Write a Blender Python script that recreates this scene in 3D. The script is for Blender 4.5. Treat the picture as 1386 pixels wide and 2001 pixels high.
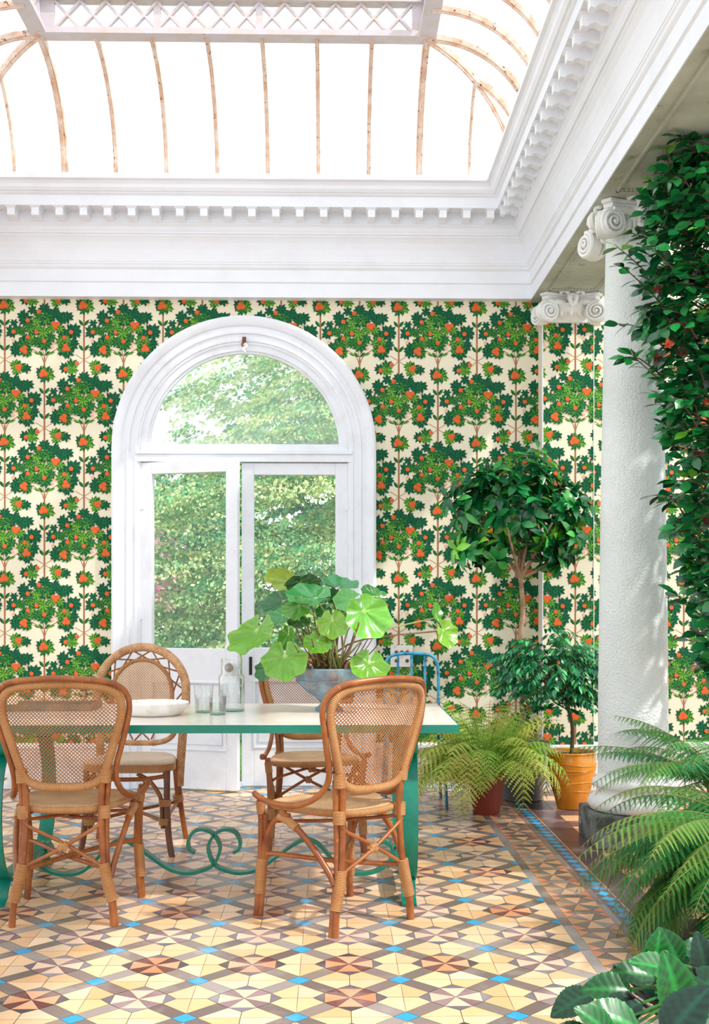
import bpy, math, random
import numpy as np
from mathutils import Vector, Matrix
from math import sin, cos, pi, radians as R, sqrt, atan2
random.seed(7)
SC = bpy.context.scene
for o in list(bpy.data.objects): bpy.data.objects.remove(o)
COL = SC.collection

# ------------------------------------------------------------------ camera, world, sun, exposure
FPX, YAW, YH, CAMH = 2183.0, 0.0201, 1187.0, 1.2
cam = bpy.data.cameras.new('camera'); camo = bpy.data.objects.new('camera', cam); COL.objects.link(camo)
camo.location = (0, 0, CAMH); camo.rotation_euler = (pi/2, 0, -YAW)
cam.sensor_fit = 'VERTICAL'; cam.sensor_height = 36.0
cam.lens = 36.0*FPX/2001.0
cam.shift_y = (YH-1000.5)/2001.0
cam.clip_start = .05; cam.clip_end = 200
SC.camera = camo
SC.view_settings.view_transform = 'Standard'; SC.view_settings.look = 'None'
SC.view_settings.gamma = 1; SC.view_settings.exposure = 0.0
SC.view_settings.use_curve_mapping = False
SKY_STRENGTH = 1.72
w = bpy.data.worlds.new('world'); SC.world = w; w.use_nodes = True
bg = w.node_tree.nodes['Background']; bg.inputs[0].default_value = (.92, .96, 1, 1); bg.inputs[1].default_value = SKY_STRENGTH
sun = bpy.data.lights.new('sun', 'SUN'); sun.energy = 3.6; sun.angle = R(2.2); sun.color = (1, .965, .91)
suno = bpy.data.objects.new('sun', sun); COL.objects.link(suno)
suno.rotation_euler = Vector((.82, -.42, 1.0)).to_track_quat('Z', 'Y').to_euler()
suno.location = (6, -2, 8)

def ray(x, y):
    u = (x-693)/FPX; v = (YH-y)/FPX
    return Vector((sin(YAW)+u*cos(YAW), cos(YAW)-u*sin(YAW), v))
def atY(x, y, Y):
    d = ray(x, y); t = Y/d.y
    return Vector((d.x*t, Y, CAMH+d.z*t))

# ------------------------------------------------------------------ materials
def lin(c):
    def f(v):
        v /= 255.0
        return v/12.92 if v <= .04045 else ((v+.055)/1.055)**2.4
    return (f(c[0]), f(c[1]), f(c[2]), 1.0)
MATS = {}
def mat(name, rgb=None, rough=.5, metal=0, attr=False, noise=None, bump=None, spec=.5, transl=0, wrap=None, weave=None, mott=None, coat=0):
    """noise=(scale, rgb2, lo, hi): blends to rgb2; bump=(scale, strength)"""
    if name in MATS: return MATS[name]
    m = bpy.data.materials.new(name); m.use_nodes = True; MATS[name] = m
    nt = m.node_tree; N = nt.nodes; L = nt.links
    b = N['Principled BSDF']; b.inputs['Roughness'].default_value = rough; b.inputs['Metallic'].default_value = metal
    b.inputs['Specular IOR Level'].default_value = spec
    if coat: b.inputs['Coat Weight'].default_value = coat
    tc = N.new('ShaderNodeTexCoord')
    if attr:
        a = N.new('ShaderNodeVertexColor'); a.layer_name = 'Col'; col = a.outputs[0]
    else:
        r = N.new('ShaderNodeRGB'); r.outputs[0].default_value = lin(rgb); col = r.outputs[0]
    for nz in ([noise] if noise else [])+(mott or []):
        sc, c2, lo, hi = nz[:4]
        n = N.new('ShaderNodeTexNoise'); n.inputs['Scale'].default_value = sc; n.inputs['Detail'].default_value = 7
        n.inputs['Roughness'].default_value = .62
        L.new(tc.outputs['Object'], n.inputs['Vector'])
        rp = N.new('ShaderNodeMapRange'); rp.inputs[1].default_value = lo; rp.inputs[2].default_value = hi
        if len(nz) > 4: rp.inputs[4].default_value = nz[4]
        L.new(n.outputs['Fac'], rp.inputs[0])
        mx = N.new('ShaderNodeMix'); mx.data_type = 'RGBA'; L.new(rp.outputs[0], mx.inputs['Factor'])
        L.new(col, mx.inputs[6]); mx.inputs[7].default_value = lin(c2); col = mx.outputs[2]
    hgt = None; bs = .3; bd = .002
    if wrap:   # rings of binding cane around a tube, uv.y in metres
        uv = N.new('ShaderNodeSeparateXYZ'); L.new(tc.outputs['UV'], uv.inputs[0])
        m1 = N.new('ShaderNodeMath'); m1.operation = 'MULTIPLY'; m1.inputs[1].default_value = 2*pi/wrap; L.new(uv.outputs[1], m1.inputs[0])
        m2 = N.new('ShaderNodeMath'); m2.operation = 'SINE'; L.new(m1.outputs[0], m2.inputs[0])
        hgt = m2.outputs[0]; bs = .8; bd = wrap*.35
        rp = N.new('ShaderNodeMapRange'); rp.inputs[1].default_value = -1; rp.inputs[2].default_value = -.35; rp.inputs[3].default_value = .85; rp.inputs[4].default_value = 0
        L.new(hgt, rp.inputs[0])
        mx = N.new('ShaderNodeMix'); mx.data_type = 'RGBA'; L.new(rp.outputs[0], mx.inputs['Factor'])
        L.new(col, mx.inputs[6]); mx.inputs[7].default_value = lin((104, 58, 26)); col = mx.outputs[2]
    if weave:
        uv = N.new('ShaderNodeSeparateXYZ'); L.new(tc.outputs['UV'], uv.inputs[0])
        outs = []
        for k in (0, 1):
            m1 = N.new('ShaderNodeMath'); m1.operation = 'MULTIPLY'; m1.inputs[1].default_value = pi/weave; L.new(uv.outputs[k], m1.inputs[0])
            m2 = N.new('ShaderNodeMath'); m2.operation = 'SINE'; L.new(m1.outputs[0], m2.inputs[0]); outs.append(m2.outputs[0])
        m3 = N.new('ShaderNodeMath'); m3.operation = 'MULTIPLY'; L.new(outs[0], m3.inputs[0]); L.new(outs[1], m3.inputs[1])
        hgt = m3.outputs[0]; bs = .7; bd = weave*.3
        rp = N.new('ShaderNodeMapRange'); rp.inputs[1].default_value = -.15; rp.inputs[2].default_value = .15; rp.inputs[3].default_value = .38; rp.inputs[4].default_value = 0
        ab = N.new('ShaderNodeMath'); ab.operation = 'ABSOLUTE'; L.new(hgt, ab.inputs[0])
        rp.inputs[1].default_value = 0; rp.inputs[2].default_value = .3
        L.new(ab.outputs[0], rp.inputs[0])
        mx = N.new('ShaderNodeMix'); mx.data_type = 'RGBA'; L.new(rp.outputs[0], mx.inputs['Factor'])
        L.new(col, mx.inputs[6]); mx.inputs[7].default_value = lin((128, 82, 44)); col = mx.outputs[2]
    if bump:
        n = N.new('ShaderNodeTexNoise'); n.inputs['Scale'].default_value = bump[0]; n.inputs['Detail'].default_value = 4
        L.new(tc.outputs['Object'], n.inputs['Vector']); hgt = n.outputs['Fac']; bs = bump[1]; bd = bump[2] if len(bump) > 2 else .01
    if hgt is not None:
        bp = N.new('ShaderNodeBump'); bp.inputs['Strength'].default_value = bs; bp.inputs['Distance'].default_value = bd
        L.new(hgt, bp.inputs['Height']); L.new(bp.outputs[0], b.inputs['Normal'])
    L.new(col, b.inputs['Base Color'])
    if transl:
        t = N.new('ShaderNodeBsdfTranslucent'); L.new(col, t.inputs[0])
        ms = N.new('ShaderNodeMixShader'); ms.inputs[0].default_value = transl
        L.new(b.outputs[0], ms.inputs[1]); L.new(t.outputs[0], ms.inputs[2]); L.new(ms.outputs[0], N['Material Output'].inputs[0])
    return m
def glassmat(name, tint=(1, 1, 1), haze=0.0, refl=.10, edge=False):
    m = bpy.data.materials.new(name); m.use_nodes = True; nt = m.node_tree; N = nt.nodes; L = nt.links
    N.remove(N['Principled BSDF']); out = N['Material Output']
    tr = N.new('ShaderNodeBsdfTransparent'); tr.inputs[0].default_value = (*tint, 1)
    gl = N.new('ShaderNodeBsdfGlossy'); gl.inputs['Roughness'].default_value = .02
    lw = N.new('ShaderNodeLayerWeight'); lw.inputs[0].default_value = .35
    mr = N.new('ShaderNodeMapRange'); L.new(lw.outputs['Facing'], mr.inputs[0]); mr.inputs[3].default_value = refl*.4; mr.inputs[4].default_value = .5 if edge else refl*3
    ms = N.new('ShaderNodeMixShader'); L.new(mr.outputs[0], ms.inputs[0]); L.new(tr.outputs[0], ms.inputs[1]); L.new(gl.outputs[0], ms.inputs[2])
    last = ms.outputs[0]
    if haze:
        df = N.new('ShaderNodeBsdfTranslucent'); df.inputs[0].default_value = (.93, .96, .97, 1)
        tc = N.new('ShaderNodeTexCoord'); n = N.new('ShaderNodeTexNoise'); n.inputs['Scale'].default_value = 5; n.inputs['Detail'].default_value = 6
        L.new(tc.outputs['Object'], n.inputs['Vector'])
        mr2 = N.new('ShaderNodeMapRange'); L.new(n.outputs['Fac'], mr2.inputs[0]); mr2.inputs[1].default_value = .3; mr2.inputs[2].default_value = .7
        mr2.inputs[3].default_value = haze*.7; mr2.inputs[4].default_value = min(1, haze*1.3)
        m2 = N.new('ShaderNodeMixShader'); L.new(mr2.outputs[0], m2.inputs[0]); L.new(last, m2.inputs[1]); L.new(df.outputs[0], m2.inputs[2]); last = m2.outputs[0]
    L.new(last, out.inputs[0]); MATS[name] = m
    return m

WHITE = mat('white_paint', (238, 242, 248), .45, noise=(3, (228, 231, 236), .45, .8), bump=(30, .08))
PLASTER = mat('white_plaster', (238, 240, 238), .8, noise=(2.2, (214, 214, 206), .4, .75), bump=(60, .15))
STUCCO = mat('column_stucco', (232, 238, 236), .8, noise=(1.6, (206, 216, 210), .4, .75), mott=[(60, (170, 172, 160), .66, .74)], bump=(90, .75, .012))
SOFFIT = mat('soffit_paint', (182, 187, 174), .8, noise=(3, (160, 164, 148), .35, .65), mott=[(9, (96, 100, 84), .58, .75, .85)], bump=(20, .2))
DOORP = mat('door_paint', (234, 238, 244), .5, noise=(6, (222, 222, 226), .5, .8), mott=[(30, (176, 138, 112), .72, .77, .8)], bump=(40, .15))
RUSTW = mat('glazing_bar_paint', (226, 206, 190), .55, noise=(14, (212, 172, 142), .42, .62), mott=[(34, (120, 62, 34), .60, .66)], bump=(50, .2))
PEEL = mat('peeling_skirting_paint', (236, 238, 240), .6, noise=(10, (206, 204, 198), .4, .7), mott=[(16, (150, 104, 66), .62, .66)], bump=(30, .3))
TEAL = mat('teal_enamel', (0, 134, 110), .32, noise=(10, (0, 108, 90), .4, .7), mott=[(22, (12, 60, 54), .68, .74, .8)], bump=(40, .1))
TEALD = mat('teal_edge', (0, 126, 102), .4, noise=(8, (4, 112, 98), .4, .7), mott=[(12, (40, 60, 56), .70, .76, .8)])
MARBLE = mat('cream_tabletop', (248, 240, 232), .22, noise=(3, (234, 216, 198), .4, .75), coat=.2)
CANE = mat('cane_strand', (176, 116, 62), .5, noise=(12, (138, 84, 44), .35, .7))
CANEL = mat('pale_cane_strand', (210, 168, 124), .5, noise=(12, (196, 150, 104), .35, .7))
BARE = mat('bare_rattan', (170, 102, 48), .3, noise=(9, (118, 60, 28), .35, .7), mott=[(40, (196, 132, 78), .6, .7, .6)])
WRAP = mat('bound_rattan', (228, 172, 112), .36, noise=(9, (196, 130, 72), .35, .7), wrap=.0056)
HERR = mat('herringbone_rattan', (222, 174, 126), .5, noise=(20, (176, 122, 78), .4, .65), weave=.009)
SEATW = mat('woven_seat', (232, 196, 150), .55, noise=(6, (196, 150, 104), .35, .7), weave=.0055)
SEATP = mat('pale_woven_seat', (232, 214, 192), .6, noise=(6, (214, 190, 164), .35, .7), weave=.0055)
LEAF = mat('leaf', attr=True, rough=.32, transl=.22, spec=.6)
LEAFG = mat('glossy_leaf', attr=True, rough=.23, transl=.12, spec=.7, bump=(60, .12))
LEAFO = mat('garden_leaf', attr=True, rough=.5, transl=.35, spec=.3)
FERN = mat('fern_leaf', attr=True, rough=.5, transl=.35, spec=.3)
PAPER = mat('wallpaper_print', attr=True, rough=.75, spec=.2)
TILE = mat('encaustic_tile', attr=True, rough=.30, spec=.5, mott=[(5, (226, 214, 206), .52, .78, .42), (16, (112, 96, 92), .64, .80, .35)], bump=(10, .10))
BARK = mat('pale_bark', (176, 142, 112), .8, noise=(18, (120, 88, 64), .4, .7), bump=(40, .4))
TWIG = mat('red_brown_twig', (84, 50, 34), .6)
SOIL = mat('potting_soil', (66, 44, 34), .95, noise=(40, (30, 20, 16), .4, .7), bump=(60, .8))
ORANGE = mat('gold_glaze', (216, 138, 24), .25, noise=(7, (184, 104, 14), .4, .7), coat=.4)
TERRA = mat('brown_red_pot', (132, 54, 38), .5)
TERRAC = mat('terracotta_pot', (176, 100, 66), .7, noise=(10, (140, 76, 50), .4, .7))
GREYPOT = mat('grey_pot', (112, 112, 112), .4, noise=(5, (72, 72, 70), .4, .7))
PLANT = mat('worn_blue_planter', (124, 150, 166), .7, noise=(11, (100, 96, 100), .42, .62), mott=[(17, (150, 116, 84), .55, .62)], bump=(40, .5))
PLINTH = mat('mossy_stone', (122, 126, 124), .85, noise=(9, (70, 74, 70), .4, .62), mott=[(14, (196, 198, 194), .60, .70, .9)], bump=(25, .4))
BLUEM = mat('worn_blue_metal', (64, 156, 190), .45, noise=(24, (30, 96, 128), .45, .6), mott=[(30, (96, 74, 60), .66, .7)])
CERAM = mat('stoneware', (240, 238, 232), .4, noise=(12, (206, 196, 180), .5, .75))
BRASS = mat('brown_brass', (120, 84, 52), .3, metal=.7)
IRON = mat('dark_iron', (52, 40, 36), .5, metal=.5)
RUST = mat('rusty_iron', (150, 82, 48), .7, noise=(30, (90, 50, 34), .4, .6))
PLATE_M = mat('marble_plate', (238, 234, 228), .25, noise=(20, (200, 196, 190), .5, .7))
GRASS = mat('lawn_grass', (96, 140, 60), .9, noise=(3, (60, 104, 44), .35, .7), bump=(30, .5))
GLASS = glassmat('window_glass', (.97, .99, .985), haze=.05)
FOG = glassmat('misty_glass', (.97, .99, .985), haze=.34)
SKYG = glassmat('roof_glass', (1, 1, 1), haze=.10)
TUMB = glassmat('tumbler_glass', (.985, .996, .992), refl=.10, edge=True)
WATER = glassmat('water', (.97, .99, .985), refl=.06, edge=False)

# ------------------------------------------------------------------ mesh builder
class MB:
    def __init__(s): s.v = []; s.f = []; s.uv = []; s.c = []; s.col = (1, 1, 1, 1); s.mi = []; s.m = 0
    def vert(s, p, c=None): s.v.append(tuple(p)); s.c.append(c or s.col); return len(s.v)-1
    def face(s, idx, uv=None): s.f.append(tuple(idx)); s.uv.append(uv); s.mi.append(s.m)
    def poly(s, pts, c=None, uv=None):
        s.face([s.vert(p, c) for p in pts], uv)
    def box(s, x0, x1, y0, y1, z0, z1, M=None):
        P = [Vector((x, y, z)) for z in (z0, z1) for y in (y0, y1) for x in (x0, x1)]
        if M: P = [M @ p for p in P]
        i = [s.vert(p) for p in P]
        for q in ((0, 2, 3, 1), (4, 5, 7, 6), (0, 1, 5, 4), (2, 6, 7, 3), (0, 4, 6, 2), (1, 3, 7, 5)): s.face([i[k] for k in q])
    def tube(s, path, r, n=8, closed=False, caps=True, sq=None, up=None):
        """round tube; sq=(w,t) gives a flat bar whose width lies along 'up'"""
        P = [Vector(p) for p in path]; k = len(P)
        rr = r if isinstance(r, (list, tuple)) else [r]*k
        T = []
        for i in range(k):
            a = P[(i-1) % k] if (closed or i > 0) else P[0]; b = P[(i+1) % k] if (closed or i < k-1) else P[-1]
            t = (b-a)
            T.append(t.normalized() if t.length > 1e-9 else Vector((0, 0, 1)))
        ref = Vector(up) if up else (Vector((0, 0, 1)) if abs(T[0].z) < .9 else Vector((1, 0, 0)))
        u = (ref - T[0]*ref.dot(T[0])).normalized()
        rings = []; L = 0; ls = []
        for i in range(k):
            if i: L += (P[i]-P[i-1]).length
            ls.append(L)
            if up: u2 = Vector(up) - T[i]*Vector(up).dot(T[i])
            else: u2 = u - T[i]*u.dot(T[i])
            if u2.length > 1e-6: u = u2.normalized()
            w = T[i].cross(u)
            if sq:
                a, b = sq[0]/2, sq[1]/2
                ring = [P[i]+u*a+w*b, P[i]-u*a+w*b, P[i]-u*a-w*b, P[i]+u*a-w*b]
            else:
                ring = [P[i]+(u*cos(2*pi*j/n)+w*sin(2*pi*j/n))*rr[i] for j in range(n)]
            rings.append([s.vert(p) for p in ring])
        m = len(rings[0])
        circ = 2*pi*max(rr)
        for i in range(k if closed else k-1):
            a = rings[i]; b = rings[(i+1) % k]; v0 = ls[i]; v1 = ls[i+1] if i < k-1 else L+(P[0]-P[-1]).length
            for j in range(m):
                j2 = (j+1) % m
                s.face((a[j], a[j2], b[j2], b[j]), [(circ*j/m, v0), (circ*(j+1)/m, v0), (circ*(j+1)/m, v1), (circ*j/m, v1)])
        if caps and not closed:
            s.face(rings[0][::-1]); s.face(rings[-1])
    def lathe(s, prof, c=(0, 0, 0), n=32, cap=True):
        rings = []
        for (r, z) in prof:
            rings.append([s.vert((c[0]+r*cos(2*pi*j/n), c[1]+r*sin(2*pi*j/n), c[2]+z)) for j in range(n)])
        for i in range(len(prof)-1):
            for j in range(n):
                j2 = (j+1) % n; s.face((rings[i][j], rings[i][j2], rings[i+1][j2], rings[i+1][j]))
        if cap: s.face(rings[0][::-1]); s.face(rings[-1])
    def extrude(s, pts, d):      # closed outline pts (3D), direction d
        d = Vector(d); a = [s.vert(p) for p in pts]; b = [s.vert(Vector(p)+d) for p in pts]; n = len(pts)
        s.face(a[::-1]); s.face(b)
        for i in range(n): s.face((a[i], a[(i+1) % n], b[(i+1) % n], b[i]))
    def build(s, name, m, parent=None, smooth=None, bevel=0, loc=None, rot=None):
        me = bpy.data.meshes.new(name); me.from_pydata(s.v, [], s.f)
        for mm in (m if isinstance(m, (list, tuple)) else [m]): me.materials.append(mm)
        if isinstance(m, (list, tuple)): me.polygons.foreach_set('material_index', s.mi)
        ca = me.color_attributes.new('Col', 'FLOAT_COLOR', 'POINT')
        ca.data.foreach_set('color', np.array(s.c, dtype=np.float32).ravel())
        if any(u is not None for u in s.uv):
            ul = me.uv_layers.new(name='UVMap'); arr = []
            for f, u in zip(s.f, s.uv): arr.extend(u if u is not None else [(s.v[i][0], s.v[i][1]) for i in f])
            ul.data.foreach_set('uv', np.array(arr, dtype=np.float32).ravel())
        me.validate(); me.update()
        if smooth is not None:
            me.polygons.foreach_set('use_smooth', [True]*len(me.polygons)); me.set_sharp_from_angle(angle=R(smooth))
        o = bpy.data.objects.new(name, me); COL.objects.link(o)
        if parent: o.parent = parent
        if loc: o.location = loc
        if rot: o.rotation_euler = rot
        if bevel:
            b = o.modifiers.new('bevel', 'BEVEL'); b.width = bevel; b.segments = 2; b.limit_method = 'ANGLE'
        return o
def tag(o, label, cat, group=None, kind=None):
    if label: o['label'] = label
    if cat: o['category'] = cat
    if group: o['group'] = group
    if kind: o['kind'] = kind
    return o
def thing(name, label, cat, loc=(0, 0, 0), rz=0, group=None):
    o = bpy.data.objects.new(name, None); COL.objects.link(o); o.empty_display_size = .1
    o.location = loc; o.rotation_euler = (0, 0, rz); return tag(o, label, cat, group)
def struct(name, loc=(0, 0, 0)):
    o = bpy.data.objects.new(name, None); COL.objects.link(o); o.location = loc; o['kind'] = 'structure'; return o
def copy_tree(o, parent=None):
    c = o.copy(); COL.objects.link(c); c.parent = parent
    for ch in [x for x in bpy.data.objects if x.parent == o]: copy_tree(ch, c)
    return c
def smoothpath(pts, k=6, closed=False):
    P = [Vector(p) for p in pts]; n = len(P); out = []
    for i in range(n if closed else n-1):
        p0 = P[(i-1) % n] if (closed or i) else P[0]; p1 = P[i]; p2 = P[(i+1) % n]; p3 = P[(i+2) % n] if (closed or i < n-2) else P[-1]
        for j in range(k):
            t = j/k
            out.append(.5*((2*p1)+(p2-p0)*t+(2*p0-5*p1+4*p2-p3)*t*t+(3*p1-p0-3*p2+p3)*t**3))
    if not closed: out.append(P[-1])
    return out

# ================================================================== STRUCTURE
YW = 7.45                      # back wall plane
BX, BXL, BY = 1.32, -2.47, 7.37      # entablature faces: right, left, back
CX = -.582                     # door axis
SOF = 3.243
OX0, OX1, AR, AZ = -1.29, .126, .708, 2.257
# ---- floor tiles
def build_floor():
    b = MB()
    S = .325; X0 = -.7558; Y0 = 3.273
    cream = [(236, 192, 146), (238, 198, 156), (232, 182, 132), (236, 196, 154), (240, 206, 172)]
    grey = [(140, 126, 118), (126, 112, 106), (158, 146, 142), (136, 118, 112), (116, 100, 96)]
    maroon = [(122, 76, 72), (110, 66, 66), (134, 92, 92)]
    salmon = [(222, 158, 114), (214, 144, 104), (226, 172, 134)]
    dark = [(92, 80, 84), (80, 70, 78), (110, 100, 106)]
    blue = [(52, 160, 206), (64, 172, 216), (40, 148, 198)]
    def pc(l):
        c = random.choice(l); k = random.uniform(.94, 1.05); return lin(tuple(min(255, v*k) for v in c))
    def P(pts, col, z=0.0, ins=.0012):
        cx = sum(p[0] for p in pts)/len(pts); cy = sum(p[1] for p in pts)/len(pts)
        out = []
        for x, y in pts:
            d = sqrt((x-cx)**2+(y-cy)**2) or 1; k = max(0, 1-ins*1.3/d); out.append((cx+(x-cx)*k, cy+(y-cy)*k, z))
        b.poly(out, col)
    # grout bed
    g = lin((120, 108, 98))
    b.poly([(-4.5, -1.5, -.0015), (4.5, -1.5, -.0015), (4.5, 7.9, -.0015), (-4.5, 7.9, -.0015)], g)
    xl = X0-4*S; xr = X0+5*S
    a, bb, ap, bw = .245, .13, .352, .115
    for i in range(-4, 5):
        for j in range(-12, 13):
            cx = X0+(i+.5)*S; cy = Y0+(j+.5)*S
            if cy > YW+.3: continue
            def q(pts, rot):
                c, s_ = [(1, 0), (0, 1), (-1, 0), (0, -1)][rot]
                return [(cx+(x*c-y*s_)*S, cy+(x*s_+y*c)*S) for x, y in pts]
            worn = random.random()
            for r in range(4):
                pale = worn < .62
                sal = pc([(230, 198, 170), (224, 188, 162)]) if pale else pc(salmon); mar = pc([(154, 126, 130), (142, 112, 116)]) if pale else pc(maroon)
                P(q([(0, 0), (a, -bb), (a, bb)], r), sal)
                P(q([(0, 0), (a, bb), (bb, a)], r), mar)
                P(q([(a, -bb), (ap, 0), (a, bb)], r), pc([(138, 132, 140), (120, 112, 122)]) if pale else pc(dark))
                # band from octagon to blue corner
                P(q([(a, bb), (.5, .5-bw), (.5-bw, .5), (bb, a)], r), pc(grey))
                # quarter of blue square at the corner
                if worn > -1: P(q([(.5, .5-bw), (.5, .5), (.5-bw, .5)], r), lin(blue[0]), ins=0)
                # cream tile halves
                P(q([(ap, 0), (.5, 0), (.5, .5-bw), (a, bb)], r), pc(cream))
                P(q([(a, -bb), (.5, -.5+bw), (.5, 0), (ap, 0)], r), pc(cream))
    Ya, Yb = -1.5, YW+.3
    for sgn in (1, -1):
        def X(x): return x if sgn > 0 else xl-(x-xr)
        def rect(x0, x1, y0, y1, col, ins=.0012):
            x0, x1 = sorted((X(x0), X(x1))); P([(x0, y0), (x1, y0), (x1, y1), (x0, y1)], col, ins=ins)
        y = Ya
        while y < Yb:
            rect(xr, .908, y, y+.3, pc(grey)); rect(1.076, 1.104, y, y+.3, pc(grey)); rect(1.172, 1.178, y, y+.3, pc(salmon))
            rect(1.178, 1.315, y, y+.3, lin(random.choice([(98, 74, 74), (88, 66, 68), (106, 80, 80)])))
            y += .3
        y = Ya; pd = .245
        while y < Yb:
            x0, x1, xm, ym = .908, 1.076, .992, y+pd/2
            hx, hy = .084, pd/2-.024
            ring = [(-hx, -hy*.45), (-hx*.45, -hy), (hx*.45, -hy), (hx, -hy*.45), (hx, hy*.45), (hx*.45, hy), (-hx*.45, hy), (-hx, hy*.45)]
            for k in range(8):
                p, q2 = ring[k], ring[(k+1) % 8]
                P([(X(xm), ym), (X(xm+p[0]), ym+p[1]), (X(xm+q2[0]), ym+q2[1])][::sgn], pc([(216, 160, 118), (222, 172, 134)]) if k % 2 else pc(grey))
            for sx in (-1, 1):
                for sy in (-1, 1):
                    P([(X(xm+sx*hx), ym+sy*hy*.45), (X(xm+sx*hx), ym+sy*pd/2), (X(xm+sx*hx*.9), ym+sy*pd/2), (X(xm+sx*hx*.45), ym+sy*hy)][::sgn*sx*sy], pc([(214, 140, 104), (206, 132, 98)]))
            P([(X(xm+u), y+v) for u, v in ((-.076, 0), (-.04, -.022), (.04, -.022), (.076, 0), (.04, .022), (-.04, .022))][::sgn], pc(grey))
            y += pd
        y = Ya
        while y < Yb:
            rect(1.104, 1.172, y, y+.085, lin((110, 84, 80)), 0)
            P([(X(1.104), y+.0425), (X(1.138), y+.004), (X(1.172), y+.0425), (X(1.138), y+.081)][::sgn], pc(blue), z=.0006, ins=0)
            y += .085
        y = Ya
        while y < Yb:
            x = 1.315; k = 0
            while x < 4.4:
                rect(x, x+.165, y, y+.165, pc([(226, 178, 130), (214, 160, 116)]) if (k+int(round(y/.165))) % 2 == 0 else lin((108, 82, 80)))
                x += .165; k += 1
            y += .165
    # blue diamond strip at the door threshold
    x = -1.9
    while x < .85:
        P([(x, 7.405), (x+.04, 7.375), (x+.08, 7.405), (x+.04, 7.435)], pc(blue), z=.0007, ins=0); x += .085
    o = b.build('floor', TILE); o['kind'] = 'structure'
build_floor()

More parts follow.
